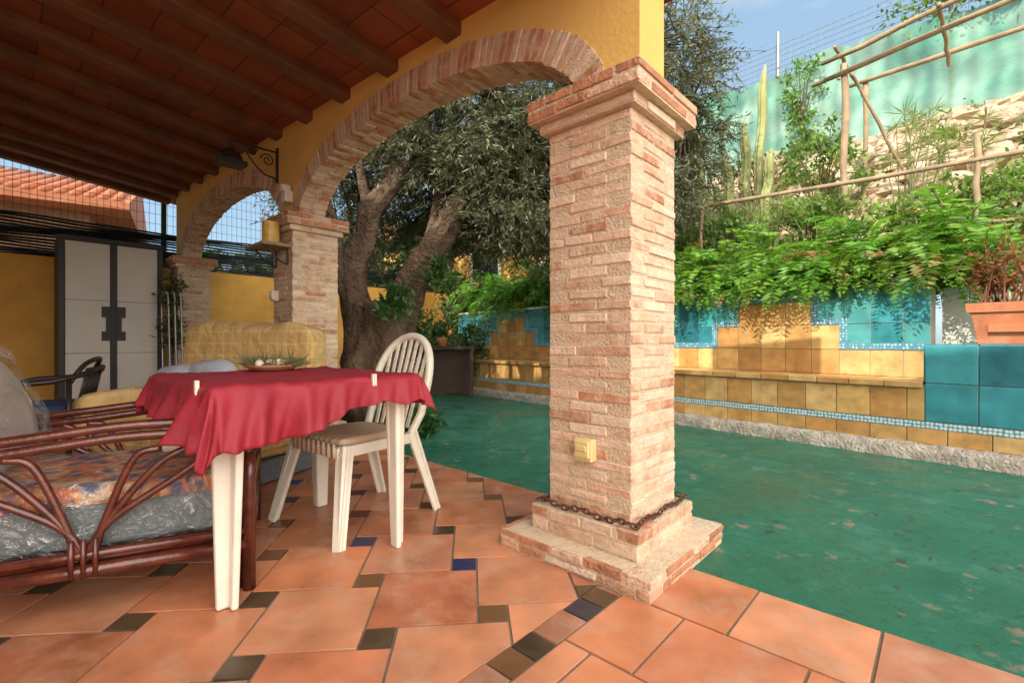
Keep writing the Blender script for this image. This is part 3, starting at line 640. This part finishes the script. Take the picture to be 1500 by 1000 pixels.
dtrees('distant_trees',[(-5.5+i*1.5,18+R(-1,1),3+R(-.3,1.),R(1.2,1.9)) for i in range(8)])
shrub('background_shrubs',[((-3.6+i*.8,10.2+R(-.4,.4),1.6+R(-.5,.5)+(.9 if i<3 else 0)),(.7,.5,.8),1100) for i in range(4)]+[((-2.4+i*.9,11.5,3.7+R(-.3,.4)),(.8,.6,.7),1300) for i in range(5)],I4,(.07,.15),.5,((.03,.07,.02),(.10,.15,.05)))
shrub('ivy_hedge',[((-1.35,8.4,.75),(.35,.25,.55),1500),((-.75,8.3,.7),(.3,.25,.5),1300),((-1.9,8.6,1.1),(.4,.3,.7),1300)],I4,(.05,.10),.6,((.025,.07,.02),(.09,.16,.04)))
# dark garden table
gt=group('potting_table',frameM((-1.0,7.75),.2)); m=MB(); m.box((0,0,.80),(.36,.2,.02)); m.box((0,.16,.4),(.34,.02,.36))
for q in(-1,1):
    for p in(-1,1): m.box((q*.32,p*.16,.39),(.025,.025,.39))
m.build('table',mat('dark_bench_wood',(.05,.03,.02),rough=.8),parent=gt)
m=MB()
m.lathe([(.0,0),(.07,0),(.09,.13),(.095,.14),(.08,.14),(0,.12)],(-.15,0,.822),16)
m.build('clay_pot',m_pot,parent=gt,smooth=True)
# ------------------------------------------------------------ plastic table + cloth
tb=group('plastic_garden_table',frameM((-.954,1.51),math.atan2(.736,.677)))
LX,LY,TH=.78,.86,.75
m=MB(); m.box((LX/2,LY/2,TH-.02),(LX/2,LY/2,.016)); m.box((LX/2,LY/2,TH-.06),(LX/2-.03,LY/2-.03,.03))
for (x,y,dx,dy) in((.05,.05,-1,-1),(LX-.05,.05,1,-1),(.05,LY-.05,-1,1),(LX-.05,LY-.05,1,1)):
    m.beam((x-dx*.005,y-dy*.03,TH-.04),(x,y-dy*.02,0),.095,.028,.055,.024,side=(1,0,0)); m.beam((x-dx*.033,y-dy*.005,TH-.04),(x-dx*.018,y,0),.028,.095,.024,.055,side=(1,0,0))
m.build('table',m_plast,parent=tb,bevel=.008)
cl=MB(); n=150; vs=[]
inn=.74
for i in range(n+1):
    for j in range(n+1):
        p=2*i/n-1; q=2*j/n-1
        def prt(p,L_):
            if abs(p)<=inn: return (p/inn+1)/2*L_,0
            return (L_ if p>0 else 0),(abs(p)-inn)/(1-inn)*(1 if p>0 else -1)
        x,ox=prt(p,LX); y,oy=prt(q,LY)
        tx_=x/LX; ty_=y/LY
        OVr=.21-.10*tx_+.025*math.sin(tx_*7)+.006*math.sin(tx_*31); OVl=.22-.08*ty_; OVf=.15
        ax=ox*(OVl if ox<0 else OVf); ay=oy*(OVr if oy<0 else OVf)
        o=math.hypot(ax,ay); 
        if ox and oy: o=max(abs(ax),abs(ay))*(1+.35*min(abs(ax),abs(ay))/max(abs(ax),abs(ay),1e-6))
        per=x-y+(math.atan2(ay,ax)*.12 if ox and oy else 0)
        rip=math.sin(per*21+1.1*math.sin(per*5))*.5+.4*math.sin(per*43+2)+.2*math.sin(per*90+o*20)
        if o>0:
            h_=math.hypot(ax,ay); nx,ny=ax/h_,ay/h_
            flare=.22*o+rip*.28*o+.016*min(1,o/.02)
            X=x+nx*flare; Y=y+ny*flare; Z=TH+.004-max(0,o-.006)*.965+.012*mn.noise(Vector((x*7,y*7,o*9)))
        else:
            X,Y=x,y; Z=TH+.005+.005*mn.noise(Vector((x*6,y*6,0)))+.006*mn.noise(Vector((x*22,y*5,4)))+.003*mn.noise(Vector((x*9+y*25,y*9-x*8,8)))
        vs.append((X,Y,Z))
cl.add(vs,[(i*(n+1)+j,i*(n+1)+j+1,(i+1)*(n+1)+j+1,(i+1)*(n+1)+j) for i in range(n) for j in range(n)])
clo=cl.build('red_tablecloth',mat('red_cloth',(.30,.014,.030),rough=.65,var=.2,vs=5,bump=.6,bs=9,dist=.02),parent=tb,smooth=True)
sf=clo.modifiers.new('s','SOLIDIFY'); sf.thickness=.0015
m=MB()
for (x,y,a) in((.56,-.022,0),(-.02,.12,1.57)):
    for dd in(-.005,.005): m.box((x+dd*math.cos(a),y+dd*math.sin(a),TH-.005),(.0035,.006,.024),(1,1,1),0,Matrix.Rotation(a,3,'Z'))
m.build('cloth_clips',m_plast,parent=tb)
bo=group('terracotta_bowl',I4); bo.location=(-1.2,2.36,.757); m=MB(); m.lathe([(0,.0),(.09,0),(.125,.02),(.13,.028),(.12,.028),(.09,.014),(0,.012)],(0,0,0),32); m.build('dish',m_pot,parent=bo,smooth=True)
P=[];D=[];C=[]
for k in range(420):
    cx=random.choice([-.09,-.04,.05,.1]); P.append((cx+R(-.02,.02),R(-.06,.06),R(.012,.03))); D.append((R(-1,1)+cx*6,R(-1,1),R(.05,.9))); C.append(random.choice([(.28,.2,.1),(.2,.22,.1),(.3,.26,.16),(.14,.18,.06)]))
leafcloud('air_plants',np.array(P),np.array(D),rng.uniform(.05,.11,len(P)),.006,np.array(C),m_leaf,parent=bo)
m=MB()
for k in range(7): m.soft((R(-.07,.07),R(-.06,.06),.035),(R(.018,.03),R(.015,.025),R(.015,.025)),1,10,nz=.002)
m.build('shells',m_white,parent=bo,smooth=True)
# ------------------------------------------------------------ monobloc chair
ch=group('plastic_garden_chair',frameM((-.80,2.42),math.atan2(-.61,.79)))
m=MB()
def surf(mb,fn,nu,nv,th,col=(1,1,1)):
    vs=[fn(i/nu,j/nv) for i in range(nu+1) for j in range(nv+1)]; k=len(vs); vs+= [(x,y,z-th) for x,y,z in vs]; W=nv+1
    fs=[(i*W+j,i*W+j+1,(i+1)*W+j+1,(i+1)*W+j) for i in range(nu) for j in range(nv)]; fs+=[tuple(k+a for a in f[::-1]) for f in fs]
    for i in range(nu): fs+=[(i*W,(i+1)*W,k+(i+1)*W,k+i*W),((i+1)*W+nv,i*W+nv,k+i*W+nv,k+(i+1)*W+nv)]
    for j in range(nv): fs+=[(j+1,j,k+j,k+j+1),(nu*W+j,nu*W+j+1,k+nu*W+j+1,k+nu*W+j)]
    mb.add(vs,fs,col)
surf(m,lambda a,b:((a-.5)*(.44-.04*b),-.23+.44*b,.425-.02*math.sin(math.pi*a)-.012*math.sin(math.pi*b)-(.03*(1-b*6)**2 if b<.166 else 0)),12,12,.008)
for q in(-1,1):
    m.beam((q*.20,-.20,.425),(q*.29,-.29,0),.075,.02,.045,.018,side=(1,.3,0)); m.beam((q*.215,-.19,.425),(q*.295,-.275,0),.02,.06,.016,.04,side=(1,0,0))
    m.beam((q*.19,.20,.43),(q*.235,.34,0),.07,.02,.045,.018,side=(1,.3,0)); m.beam((q*.205,.19,.43),(q*.245,.33,0),.02,.06,.016,.04,side=(1,0,0))
    m.beam((q*.215,-.22,.40),(q*.2,.21,.40),.02,.05,side=(1,0,0))
m.beam((-.2,-.225,.395),(.2,-.225,.395),.05,.015,side=(0,0,1))
def bk_(x,z): return .20+(z-.42)*.30-.25*x*x
pts=[]
for k in range(25):
    t=math.pi*k/24; x=-.225*math.cos(t)*1.0; z=.62+.31*math.sin(t)**.75 if 0<k<24 else .62
    pts.append((x,bk_(x,z)+.02,z))
pts=[(-.19,.20,.42),(-.21,.25,.52)]+pts+[(.21,.25,.52),(.19,.20,.42)]
m.tube(pts,.022,8,flat=1)
for k in range(7):
    x=-.155+.31*k/6; zt=.62+.31*math.sqrt(max(0,1-(x/.225)**2))**.75-.01
    P_=[(x*.85+(x*.15)*i/8,bk_(x,.44+(zt-.44)*i/8)+.02,.44+(zt-.44)*i/8) for i in range(9)]
    for a,b in zip(P_[:-1],P_[1:]): m.beam(a,b,.026,.008,side=(1,0,0))
m.build('chair',m_plast,parent=ch,bevel=.004)
m=MB(); m.soft((0,-.02,.435),(.2,.2,.022),.4,32,nz=.004); 
for k in range(9): m.box((-.17+.0425*k,-.235,.405),(.012,.004,.03),mt=0)
def stripe():
    mm,nt,b=nodes('striped_cushion'); N=nt.nodes.new; L=nt.links.new; tc=N('ShaderNodeTexCoord'); w=N('ShaderNodeTexWave'); w.inputs['Scale'].default_value=7; w.inputs['Distortion'].default_value=.5; L(tc.outputs['Object'],w.inputs[0])
    cr=N('ShaderNodeValToRGB'); cr.color_ramp.elements[0].color=(.66,.54,.40,1); cr.color_ramp.elements[1].color=(.46,.27,.19,1); L(w.outputs[1],cr.inputs[0]); L(cr.outputs[0],b.inputs['Base Color']); b.inputs['Roughness'].default_value=.9; return mm
m.build('seat_cushion',stripe(),parent=ch,smooth=True)
# ------------------------------------------------------------ rattan armchair
ac=group('rattan_armchair',frameM((-.96,1.72),math.atan2(-.45,-.893)))
m=MB(); WD=-.74
for y in(0,WD):
    m.tube([(0,y,0),(0,y,.40),(.0,y,.50)],.022,10); m.tube([(.03,y+(-.03 if y==0 else .03),0),(.03,y+(-.03 if y==0 else .03),.5)],.016,8)
    m.tube([(.88,y,0),(.88,y,.45),(.95,y,.70)],.022,10)
    for o in(0,.036): m.tube(bez([(.0,y,.44+o*.3),(.02,y,.53+o),(.12,y,.575+o),(.35,y,.585+o),(.62,y,.56+o),(.92,y,.53+o)],8),.0165,10)
    m.tube([(-.01,y,.165),(.95,y,.165)],.021,10); m.tube([(-.0,y,.215),(.95,y,.215)],.015,10)
    for q in(-1,1):
        for k,(tx_,tz,zz) in enumerate(((.40,.555,.38),(.30,.555,.42),(.20,.55,.45))):
            m.tube(bez([(.46+q*.012*k,y,.22),(.46+q*(.07-.01*k),y,.32),(.46+q*tx_*.62,y,zz+.06),(.46+q*tx_*.98,y,tz-.01)],8),.012,9)
    for x in(.43,.46,.49): m.tube([(x,y+.018,.15),(x,y+.018,.27)],.008,6)
for z in(.165,.215): m.tube([(0,.0,z),(0,WD,z)],.018,10)
m.tube([(0,0,.33),(0,WD,.33)],.018,10)
for k in range(8): m.tube([(.9,-.05-.09*k,.2),(.96,-.05-.09*k,.7)],.01,6)
m.tube([(.95,0,.70),(.95,WD,.70)],.022,10); m.box((.47,WD/2,.19),(.44,.35,.01))
m.build('frame',m_rattan,parent=ac,smooth=True)
def fabric():
    mm,nt,b=nodes('patterned_cushion'); N=nt.nodes.new; L=nt.links.new; tc=N('ShaderNodeTexCoord'); v=N('ShaderNodeTexVoronoi'); v.feature='DISTANCE_TO_EDGE'; v.inputs['Scale'].default_value=8; L(tc.outputs['Object'],v.inputs[0])
    n=N('ShaderNodeTexNoise'); n.inputs['Scale'].default_value=8; n.inputs['Detail'].default_value=4; L(tc.outputs['Object'],n.inputs[0])
    cr=N('ShaderNodeValToRGB'); e=cr.color_ramp.elements; e[0].color=(.06,.06,.14,1); e[0].position=.42; e[1].color=(.6,.2,.05,1); e[1].position=.5; e.new(.56).color=(.6,.42,.25,1); e.new(.64).color=(.08,.08,.18,1); L(n.outputs[0],cr.inputs[0])
    c2=N('ShaderNodeValToRGB'); c2.color_ramp.elements[0].position=.03; c2.color_ramp.elements[1].position=.06; L(v.outputs[0],c2.inputs[0])
    mx=N('ShaderNodeMix'); mx.data_type='RGBA'; L(c2.outputs[0],mx.inputs[0]); mx.inputs[6].default_value=(.5,.12,.03,1); L(cr.outputs[0],mx.inputs[7])
    L(mx.outputs[2],b.inputs['Base Color']); b.inputs['Roughness'].default_value=.9; return mm
m_grey=mat('grey_blue_fabric',(.12,.14,.15),rough=.95,var=.35,vs=60,bump=.4,bs=140)
m=MB(); m.soft((.46,WD/2,.29),(.44,.325,.075),.25,40,nz=.01,mt=0); m.soft((.43,WD/2,.385),(.42,.32,.04),.35,40,nz=.012,mt=1,seed=3)
Rb=Matrix.Rotation(.3,3,'Y'); m.soft((.91,WD/2-.02,.63),(.10,.33,.22),.5,36,nz=.02,mt=2,Rm=Rb); 
m.build('cushions',[m_grey,fabric(),mat('tan_back_cushion',(.50,.42,.37),rough=.95,var=.2,vs=9)],parent=ac,smooth=True)
pm,nt,b=nodes('clear_plastic_wrap'); N=nt.nodes.new; L=nt.links.new
gl=N('ShaderNodeBsdfGlossy'); gl.inputs['Roughness'].default_value=.08; df=N('ShaderNodeBsdfDiffuse'); df.inputs[0].default_value=(.8,.8,.82,1); tr=N('ShaderNodeBsdfTransparent')
tc=N('ShaderNodeTexCoord'); n=N('ShaderNodeTexNoise'); n.inputs['Scale'].default_value=9; n.inputs['Detail'].default_value=4; n.inputs['Distortion'].default_value=2.5; L(tc.outputs['Object'],n.inputs[0])
bp=N('ShaderNodeBump'); bp.inputs['Strength'].default_value=1; bp.inputs['Distance'].default_value=.06; L(n.outputs[0],bp.inputs['Height']); L(bp.outputs[0],gl.inputs['Normal']); L(bp.outputs[0],df.inputs['Normal'])
x1=N('ShaderNodeMixShader'); x1.inputs[0].default_value=.4; L(gl.outputs[0],x1.inputs[1]); L(df.outputs[0],x1.inputs[2])
mr=N('ShaderNodeMapRange'); mr.inputs[1].default_value=.54; mr.inputs[2].default_value=.68; mr.inputs[3].default_value=.87; mr.inputs[4].default_value=.5; L(n.outputs[0],mr.inputs[0])
x2=N('ShaderNodeMixShader'); L(mr.outputs[0],x2.inputs[0]); L(x1.outputs[0],x2.inputs[1]); L(tr.outputs[0],x2.inputs[2]); L(x2.outputs[0],nt.nodes['Material Output'].inputs[0])
m=MB(); m.soft((.48,WD/2,.315),(.45,.34,.125),.3,60,nz=.018,ns=9,seed=4); m.soft((.92,WD/2-.02,.64),(.135,.355,.245),.5,60,nz=.028,ns=9,Rm=Rb,seed=7); m.build('plastic_wrap',pm,parent=ac,smooth=True)
# ------------------------------------------------------------ yellow sofa
def plaid():
    mm,nt,b=nodes('yellow_plaid_throw'); N=nt.nodes.new; L=nt.links.new; tc=N('ShaderNodeTexCoord')
    br=N('ShaderNodeTexBrick'); br.offset=0; br.inputs['Scale'].default_value=1; br.inputs['Brick Width'].default_value=.09; br.inputs['Row Height'].default_value=.09; br.inputs['Mortar Size'].default_value=.010; br.inputs['Mortar Smooth'].default_value=.8
    mp=N('ShaderNodeMapping'); mp.inputs['Rotation'].default_value=(math.pi/2,0,0); n0=N('ShaderNodeTexNoise'); n0.inputs['Scale'].default_value=2; L(tc.outputs['Object'],n0.inputs[0])
    vm=N('ShaderNodeVectorMath'); vm.operation='MULTIPLY_ADD'; L(n0.outputs[1],vm.inputs[0]); vm.inputs[1].default_value=(.03,.03,.03); L(tc.outputs['Object'],vm.inputs[2]); L(vm.outputs[0],mp.inputs[0]); L(mp.outputs[0],br.inputs[0])
    br.inputs['Color1'].default_value=(.68,.44,.17,1); br.inputs['Color2'].default_value=(.64,.40,.15,1); br.inputs['Mortar'].default_value=(.71,.51,.25,1)
    L(br.outputs[0],b.inputs['Base Color']); b.inputs['Roughness'].default_value=.95
    n=N('ShaderNodeTexNoise'); n.inputs['Scale'].default_value=7; n.inputs['Detail'].default_value=4; L(tc.outputs['Object'],n.inputs[0]); bp=N('ShaderNodeBump'); bp.inputs['Strength'].default_value=.8; bp.inputs['Distance'].default_value=.06; L(n.outputs[0],bp.inputs['Height']); L(bp.outputs[0],b.inputs['Normal']); return mm
so=group('yellow_sofa',frameM((-1.36,3.45),math.atan2(.48,-1.27)))
m_pl=plaid(); m=MB()
m.soft((.63,.08,.62),(.65,.12,.42),.22,56,nz=.03,ns=4); m.soft((.66,.45,.30),(.66,.38,.16),.25,40,nz=.015,seed=2); m.soft((-.0,.42,.42),(.10,.42,.20),.35,36,nz=.01,seed=5); m.soft((1.34,.42,.36),(.10,.42,.20),.35,36,nz=.01,seed=6)
m.build('throw_covered_body',m_pl,parent=so,smooth=True)
m=MB(); m.soft((.72,.32,.60),(.2,.09,.17),.6,28,nz=.01,Rm=Matrix.Rotation(-.3,3,'X')); m.soft((1.02,.36,.56),(.2,.08,.17),.6,28,nz=.01,Rm=Matrix.Rotation(-.3,3,'X')); m.build('pillows',mat('white_blue_cotton',(.45,.48,.56),rough=.95,var=.2,vs=12),parent=so,smooth=True)
m=MB(); m.box((.66,.45,.08),(.66,.38,.07)); m.build('base',m_grey,parent=so,bevel=.01)
bc_=group('dark_cane_chair',frameM((-3.25,3.2),math.radians(-60))); m=MB()
for q in(-1,1):
    m.tube([(q*.26,-.24,0),(q*.26,-.24,.62)],.016,8); m.tube([(q*.26,.24,0),(q*.26,.24,.66)],.016,8)
    m.tube(bez([(q*.26,-.26,.55),(q*.30,-.1,.62),(q*.29,.15,.64),(q*.2,.3,.68),(0,.36,.72)],6),.018,8)
for k in range(7): m.tube([(-.2+.066*k,.26,.42),(-.2+.066*k,.32,.72)],.008,6)
m.tube(bez([(-.26,.24,.62),(-.18,.3,.74),(0,.34,.78),(.18,.3,.74),(.26,.24,.62)],6),.016,8)
m.tube([(-.26,-.24,.4),(.26,-.24,.4),(.26,.24,.4),(-.26,.24,.4),(-.26,-.24,.4)],.016,8)
m.build('frame',mat('dark_cane',(.025,.015,.012),rough=.35),parent=bc_,smooth=True); m=MB(); m.soft((0,0,.44),(.25,.24,.045),.4,28); m.build('blue_cushion',mat('navy_cloth',(.03,.04,.12),rough=.9),parent=bc_,smooth=True)
# ------------------------------------------------------------ storage cabinet
cb=group('storage_cabinet',FA); m=MB()
yc0,yc1=.33,1.38
m.box((7.2,(yc0+yc1)/2,1.1),(.28,(yc1-yc0)/2,1.1),mt=0)
for (y,wd) in((yc0+.03,.03),(yc1-.03,.03),((yc0+yc1)/2,.032)): m.box((6.905,y,1.1),(.022,wd,1.1),mt=0)
m.box((6.90,(yc0+yc1)/2,2.19),(.03,(yc1-yc0)/2+.01,.03),mt=0); m.box((6.9,(yc0+yc1)/2,.05),(.03,(yc1-yc0)/2,.05),mt=0)
for q in(0,1):
    a=yc0+.06 if q==0 else (yc0+yc1)/2+.032; b=(yc0+yc1)/2-.032 if q==0 else yc1-.06
    for z0,z1 in((.11,.75),(.753,1.42),(1.423,2.155)): m.box((6.905,(a+b)/2,(z0+z1)/2),(.012,(b-a)/2-.004,(z1-z0)/2-.001),mt=1)
for q in(-1,1):
    y=(yc0+yc1)/2+q*.07; m.box((6.885,y,1.28),(.014,.05,.07),mt=0); m.box((6.885,y-q*.02,1.12),(.014,.028,.1),mt=0); m.box((6.885,y,.97),(.014,.05,.06),mt=0)
m.build('cabinet',[mat('black_plastic',(.02,.02,.022),rough=.5),mat('grey_plastic_doors',(.72,.69,.63),rough=.6,var=.08,vs=2)],parent=cb,bevel=.003)
ff=group('folded_metal_chair',FA); m=MB()
for k in range(3):
    y=.0+k*.07
    x=6.35
    m.tube(bez([(x-.05,y+.2,.0),(x+.1,y+.2,.7),(x+.2,y+.2,1.5),(x+.22,y+.23,1.53),(x+.4,y+.23,1.5),(x+.35,y+.23,.7),(x+.3,y+.23,0)],6),.013,8)
    m.tube([(x+.12,y+.2,.8),(x+.36,y+.23,.8)],.01,6); m.tube([(x+.16,y+.2,1.2),(x+.38,y+.23,1.2)],.01,6)
m.build('tubes',mat('steel_tube',(.3,.3,.3),rough=.3,metal=.8,bump=0),parent=ff,smooth=True)
vine=shrub('climbing_plant',[((6.62,.26,1.6),(.07,.06,.3),500),((6.62,.26,1.1),(.07,.06,.25),300)],FA,(.05,.1),.4,((.04,.07,.02),(.15,.12,.05)),stems=False)
# ------------------------------------------------------------ wall lamp bracket
wl=group('wrought_iron_wall_lamp',FA); m=MB(); u0=3.42
m.box((u0,.137,2.51),(.02,.006,.16)); m.tube([(u0,.14,2.63),(u0,.55,2.63)],.009,8); m.tube(bez([(u0,.145,2.39),(u0,.25,2.41),(u0,.36,2.51),(u0,.42,2.62)],6),.008,8)
def spiral(cy,cz,r,tn,ph):
    return [(u0,cy+r*(1-i/30*.85)*math.cos(ph+tn*i/30*2*math.pi),cz+r*(1-i/30*.85)*math.sin(ph+tn*i/30*2*math.pi)) for i in range(31)]
m.tube(spiral(.22,2.54,.06,1.6,0),.006,6); m.tube(spiral(.34,2.58,.035,-1.4,2),.006,6)
m.tube([(u0,.52,2.63),(u0,.52,2.55)],.006,6); m.lathe([(0,.10),(.03,.09),(.08,.05),(.10,.0),(.09,-.01),(0,0)],(u0,.52,2.46),20)
m.box((u0,.52,2.43),(.08,.11,.02))
m.build('bracket_and_lantern',m_iron,parent=wl)
m=MB(); m.box((3.13,.165,2.16),(.045,.035,.05)); m.box((3.13,.18,2.23),(.03,.04,.03)); m.build('motion_sensor',m_plast,frame=FA,bevel=.008)
sh=group('wall_shelf',FA); m=MB(); m.box((3.13,.32,1.70),(.2,.115,.012)); m.build('board',m_pole,parent=sh)
m=MB()
for q in(-.12,.12): m.tube(bez([(3.13+q,.21,1.55),(3.13+q,.3,1.6),(3.13+q,.38,1.685)],5),.008,6); m.tube([(3.13+q,.21,1.55),(3.13+q,.21,1.69)],.008,6)
m.build('brackets',m_iron,parent=sh)
m=MB(); m.lathe([(0,0),(.068,0),(.07,.005),(.067,.01),(.067,.17),(.07,.18),(.066,.18),(.06,.17),(0,.16)],(3.05,.33,1.714),24); m.build('yellow_tin',mat('yellow_tin_metal',(.6,.36,.08),rough=.35,var=.35,vs=12),parent=sh,smooth=False)
def socket(u,z,name,col):
    m=MB(); m.box((u,.225,z),(.042,.022,.045)); m.box((u,.25,z+.005),(.034,.008,.034)); m.box((u,.259,z+.01),(.026,.004,.012)); m.build(name,col,frame=FA,bevel=.005)
socket(-.005,.455,'outdoor_power_socket',mat('aged_cream_plastic',(.68,.54,.26),rough=.5,var=.1)); socket(3.25,1.3,'outdoor_power_socket',m_plast)
m=MB(); hw=.232; per=8*hw; nl=68
def cpos(d):
    d%=per; k=int(d//(2*hw)); o=d-k*2*hw-hw
    return [(o,hw),(hw,-o),(-o,-hw),(-hw,o)][k],[(1,0),(0,-1),(-1,0),(0,1)][k]
for i in range(nl):
    (x,y),(dx,dy)=cpos(i*per/nl); z=.203+.006*math.sin(i*.9); pts=[]; fl=i%2
    for k in range(11):
        a=2*math.pi*k/10; l,wd=.019*math.cos(a),.010*math.sin(a)
        if fl: pts.append((x+dx*l-dy*wd,y+dy*l+dx*wd,z-.004))
        else: pts.append((x+dx*l,y+dy*l,z+wd-.004))
    m.tube(pts,.0038,6)
m.build('rusty_chain',m_rust,frame=FA,smooth=True)
# ------------------------------------------------------------ world, sun, camera
el=math.radians(38); sd=Vector((-.677*math.cos(el),-.736*math.cos(el),math.sin(el)))
W=bpy.data.worlds.new('World'); scene.world=W; W.use_nodes=True; nt=W.node_tree; N=nt.nodes.new; L=nt.links.new; bg=nt.nodes['Background']
sk=N('ShaderNodeTexSky'); sk.sky_type='NISHITA'; sk.sun_disc=False; sk.sun_elevation=el; sk.sun_rotation=math.atan2(sd.x,sd.y)%(2*math.pi); sk.air_density=1; sk.dust_density=1
tc=N('ShaderNodeTexCoord'); mp=N('ShaderNodeMapping'); mp.inputs['Scale'].default_value=(1,1,3); L(tc.outputs['Generated'],mp.inputs[0]); n=N('ShaderNodeTexNoise'); n.inputs['Scale'].default_value=2.2; n.inputs['Detail'].default_value=7; n.inputs['Roughness'].default_value=.6; L(mp.outputs[0],n.inputs[0])
mr=N('ShaderNodeMapRange'); mr.inputs[1].default_value=.48; mr.inputs[2].default_value=.82; mr.inputs[3].default_value=.0; mr.inputs[4].default_value=.7; L(n.outputs[0],mr.inputs[0])
hzx=N('ShaderNodeMix'); hzx.data_type='RGBA'; hzx.inputs[0].default_value=.5; L(sk.outputs[0],hzx.inputs[6]); hzx.inputs[7].default_value=(4.0,6.0,7.8,1)
mx=N('ShaderNodeMix'); mx.data_type='RGBA'; L(mr.outputs[0],mx.inputs[0]); L(hzx.outputs[2],mx.inputs[6]); mx.inputs[7].default_value=(7.2,7.4,7.6,1)
dp=N('ShaderNodeVectorMath'); dp.operation='DOT_PRODUCT'; L(tc.outputs['Generated'],dp.inputs[0]); dp.inputs[1].default_value=Vector((.25,-.83,.5)).normalized()  # added bright cloud bank behind the camera, fills the shaded terrace
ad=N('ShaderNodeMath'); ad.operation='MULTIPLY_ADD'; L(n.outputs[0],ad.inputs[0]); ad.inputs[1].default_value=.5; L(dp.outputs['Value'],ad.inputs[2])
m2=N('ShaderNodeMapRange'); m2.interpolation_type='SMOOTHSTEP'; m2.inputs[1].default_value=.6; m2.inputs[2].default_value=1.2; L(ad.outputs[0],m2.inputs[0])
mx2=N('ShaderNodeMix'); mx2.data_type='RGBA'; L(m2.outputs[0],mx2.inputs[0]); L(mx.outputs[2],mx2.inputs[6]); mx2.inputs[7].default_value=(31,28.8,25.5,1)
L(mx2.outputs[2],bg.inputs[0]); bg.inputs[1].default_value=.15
sl=bpy.data.lights.new('sun','SUN'); sl.energy=5; sl.angle=math.radians(.5); sl.color=(1,.93,.8); so_=bpy.data.objects.new('sun',sl); scene.collection.objects.link(so_); so_.rotation_euler=sd.to_track_quat('Z','Y').to_euler()
cam=bpy.data.cameras.new('camera'); cam.lens=16.56; cam.sensor_width=36; cam.clip_start=.05; cam.clip_end=1500; co_=bpy.data.objects.new('camera',cam); scene.collection.objects.link(co_); co_.location=(0,0,.9); co_.rotation_euler=(math.pi/2,0,0); scene.camera=co_
scene.view_settings.view_transform='Standard'; scene.view_settings.look='None'; scene.view_settings.exposure=0
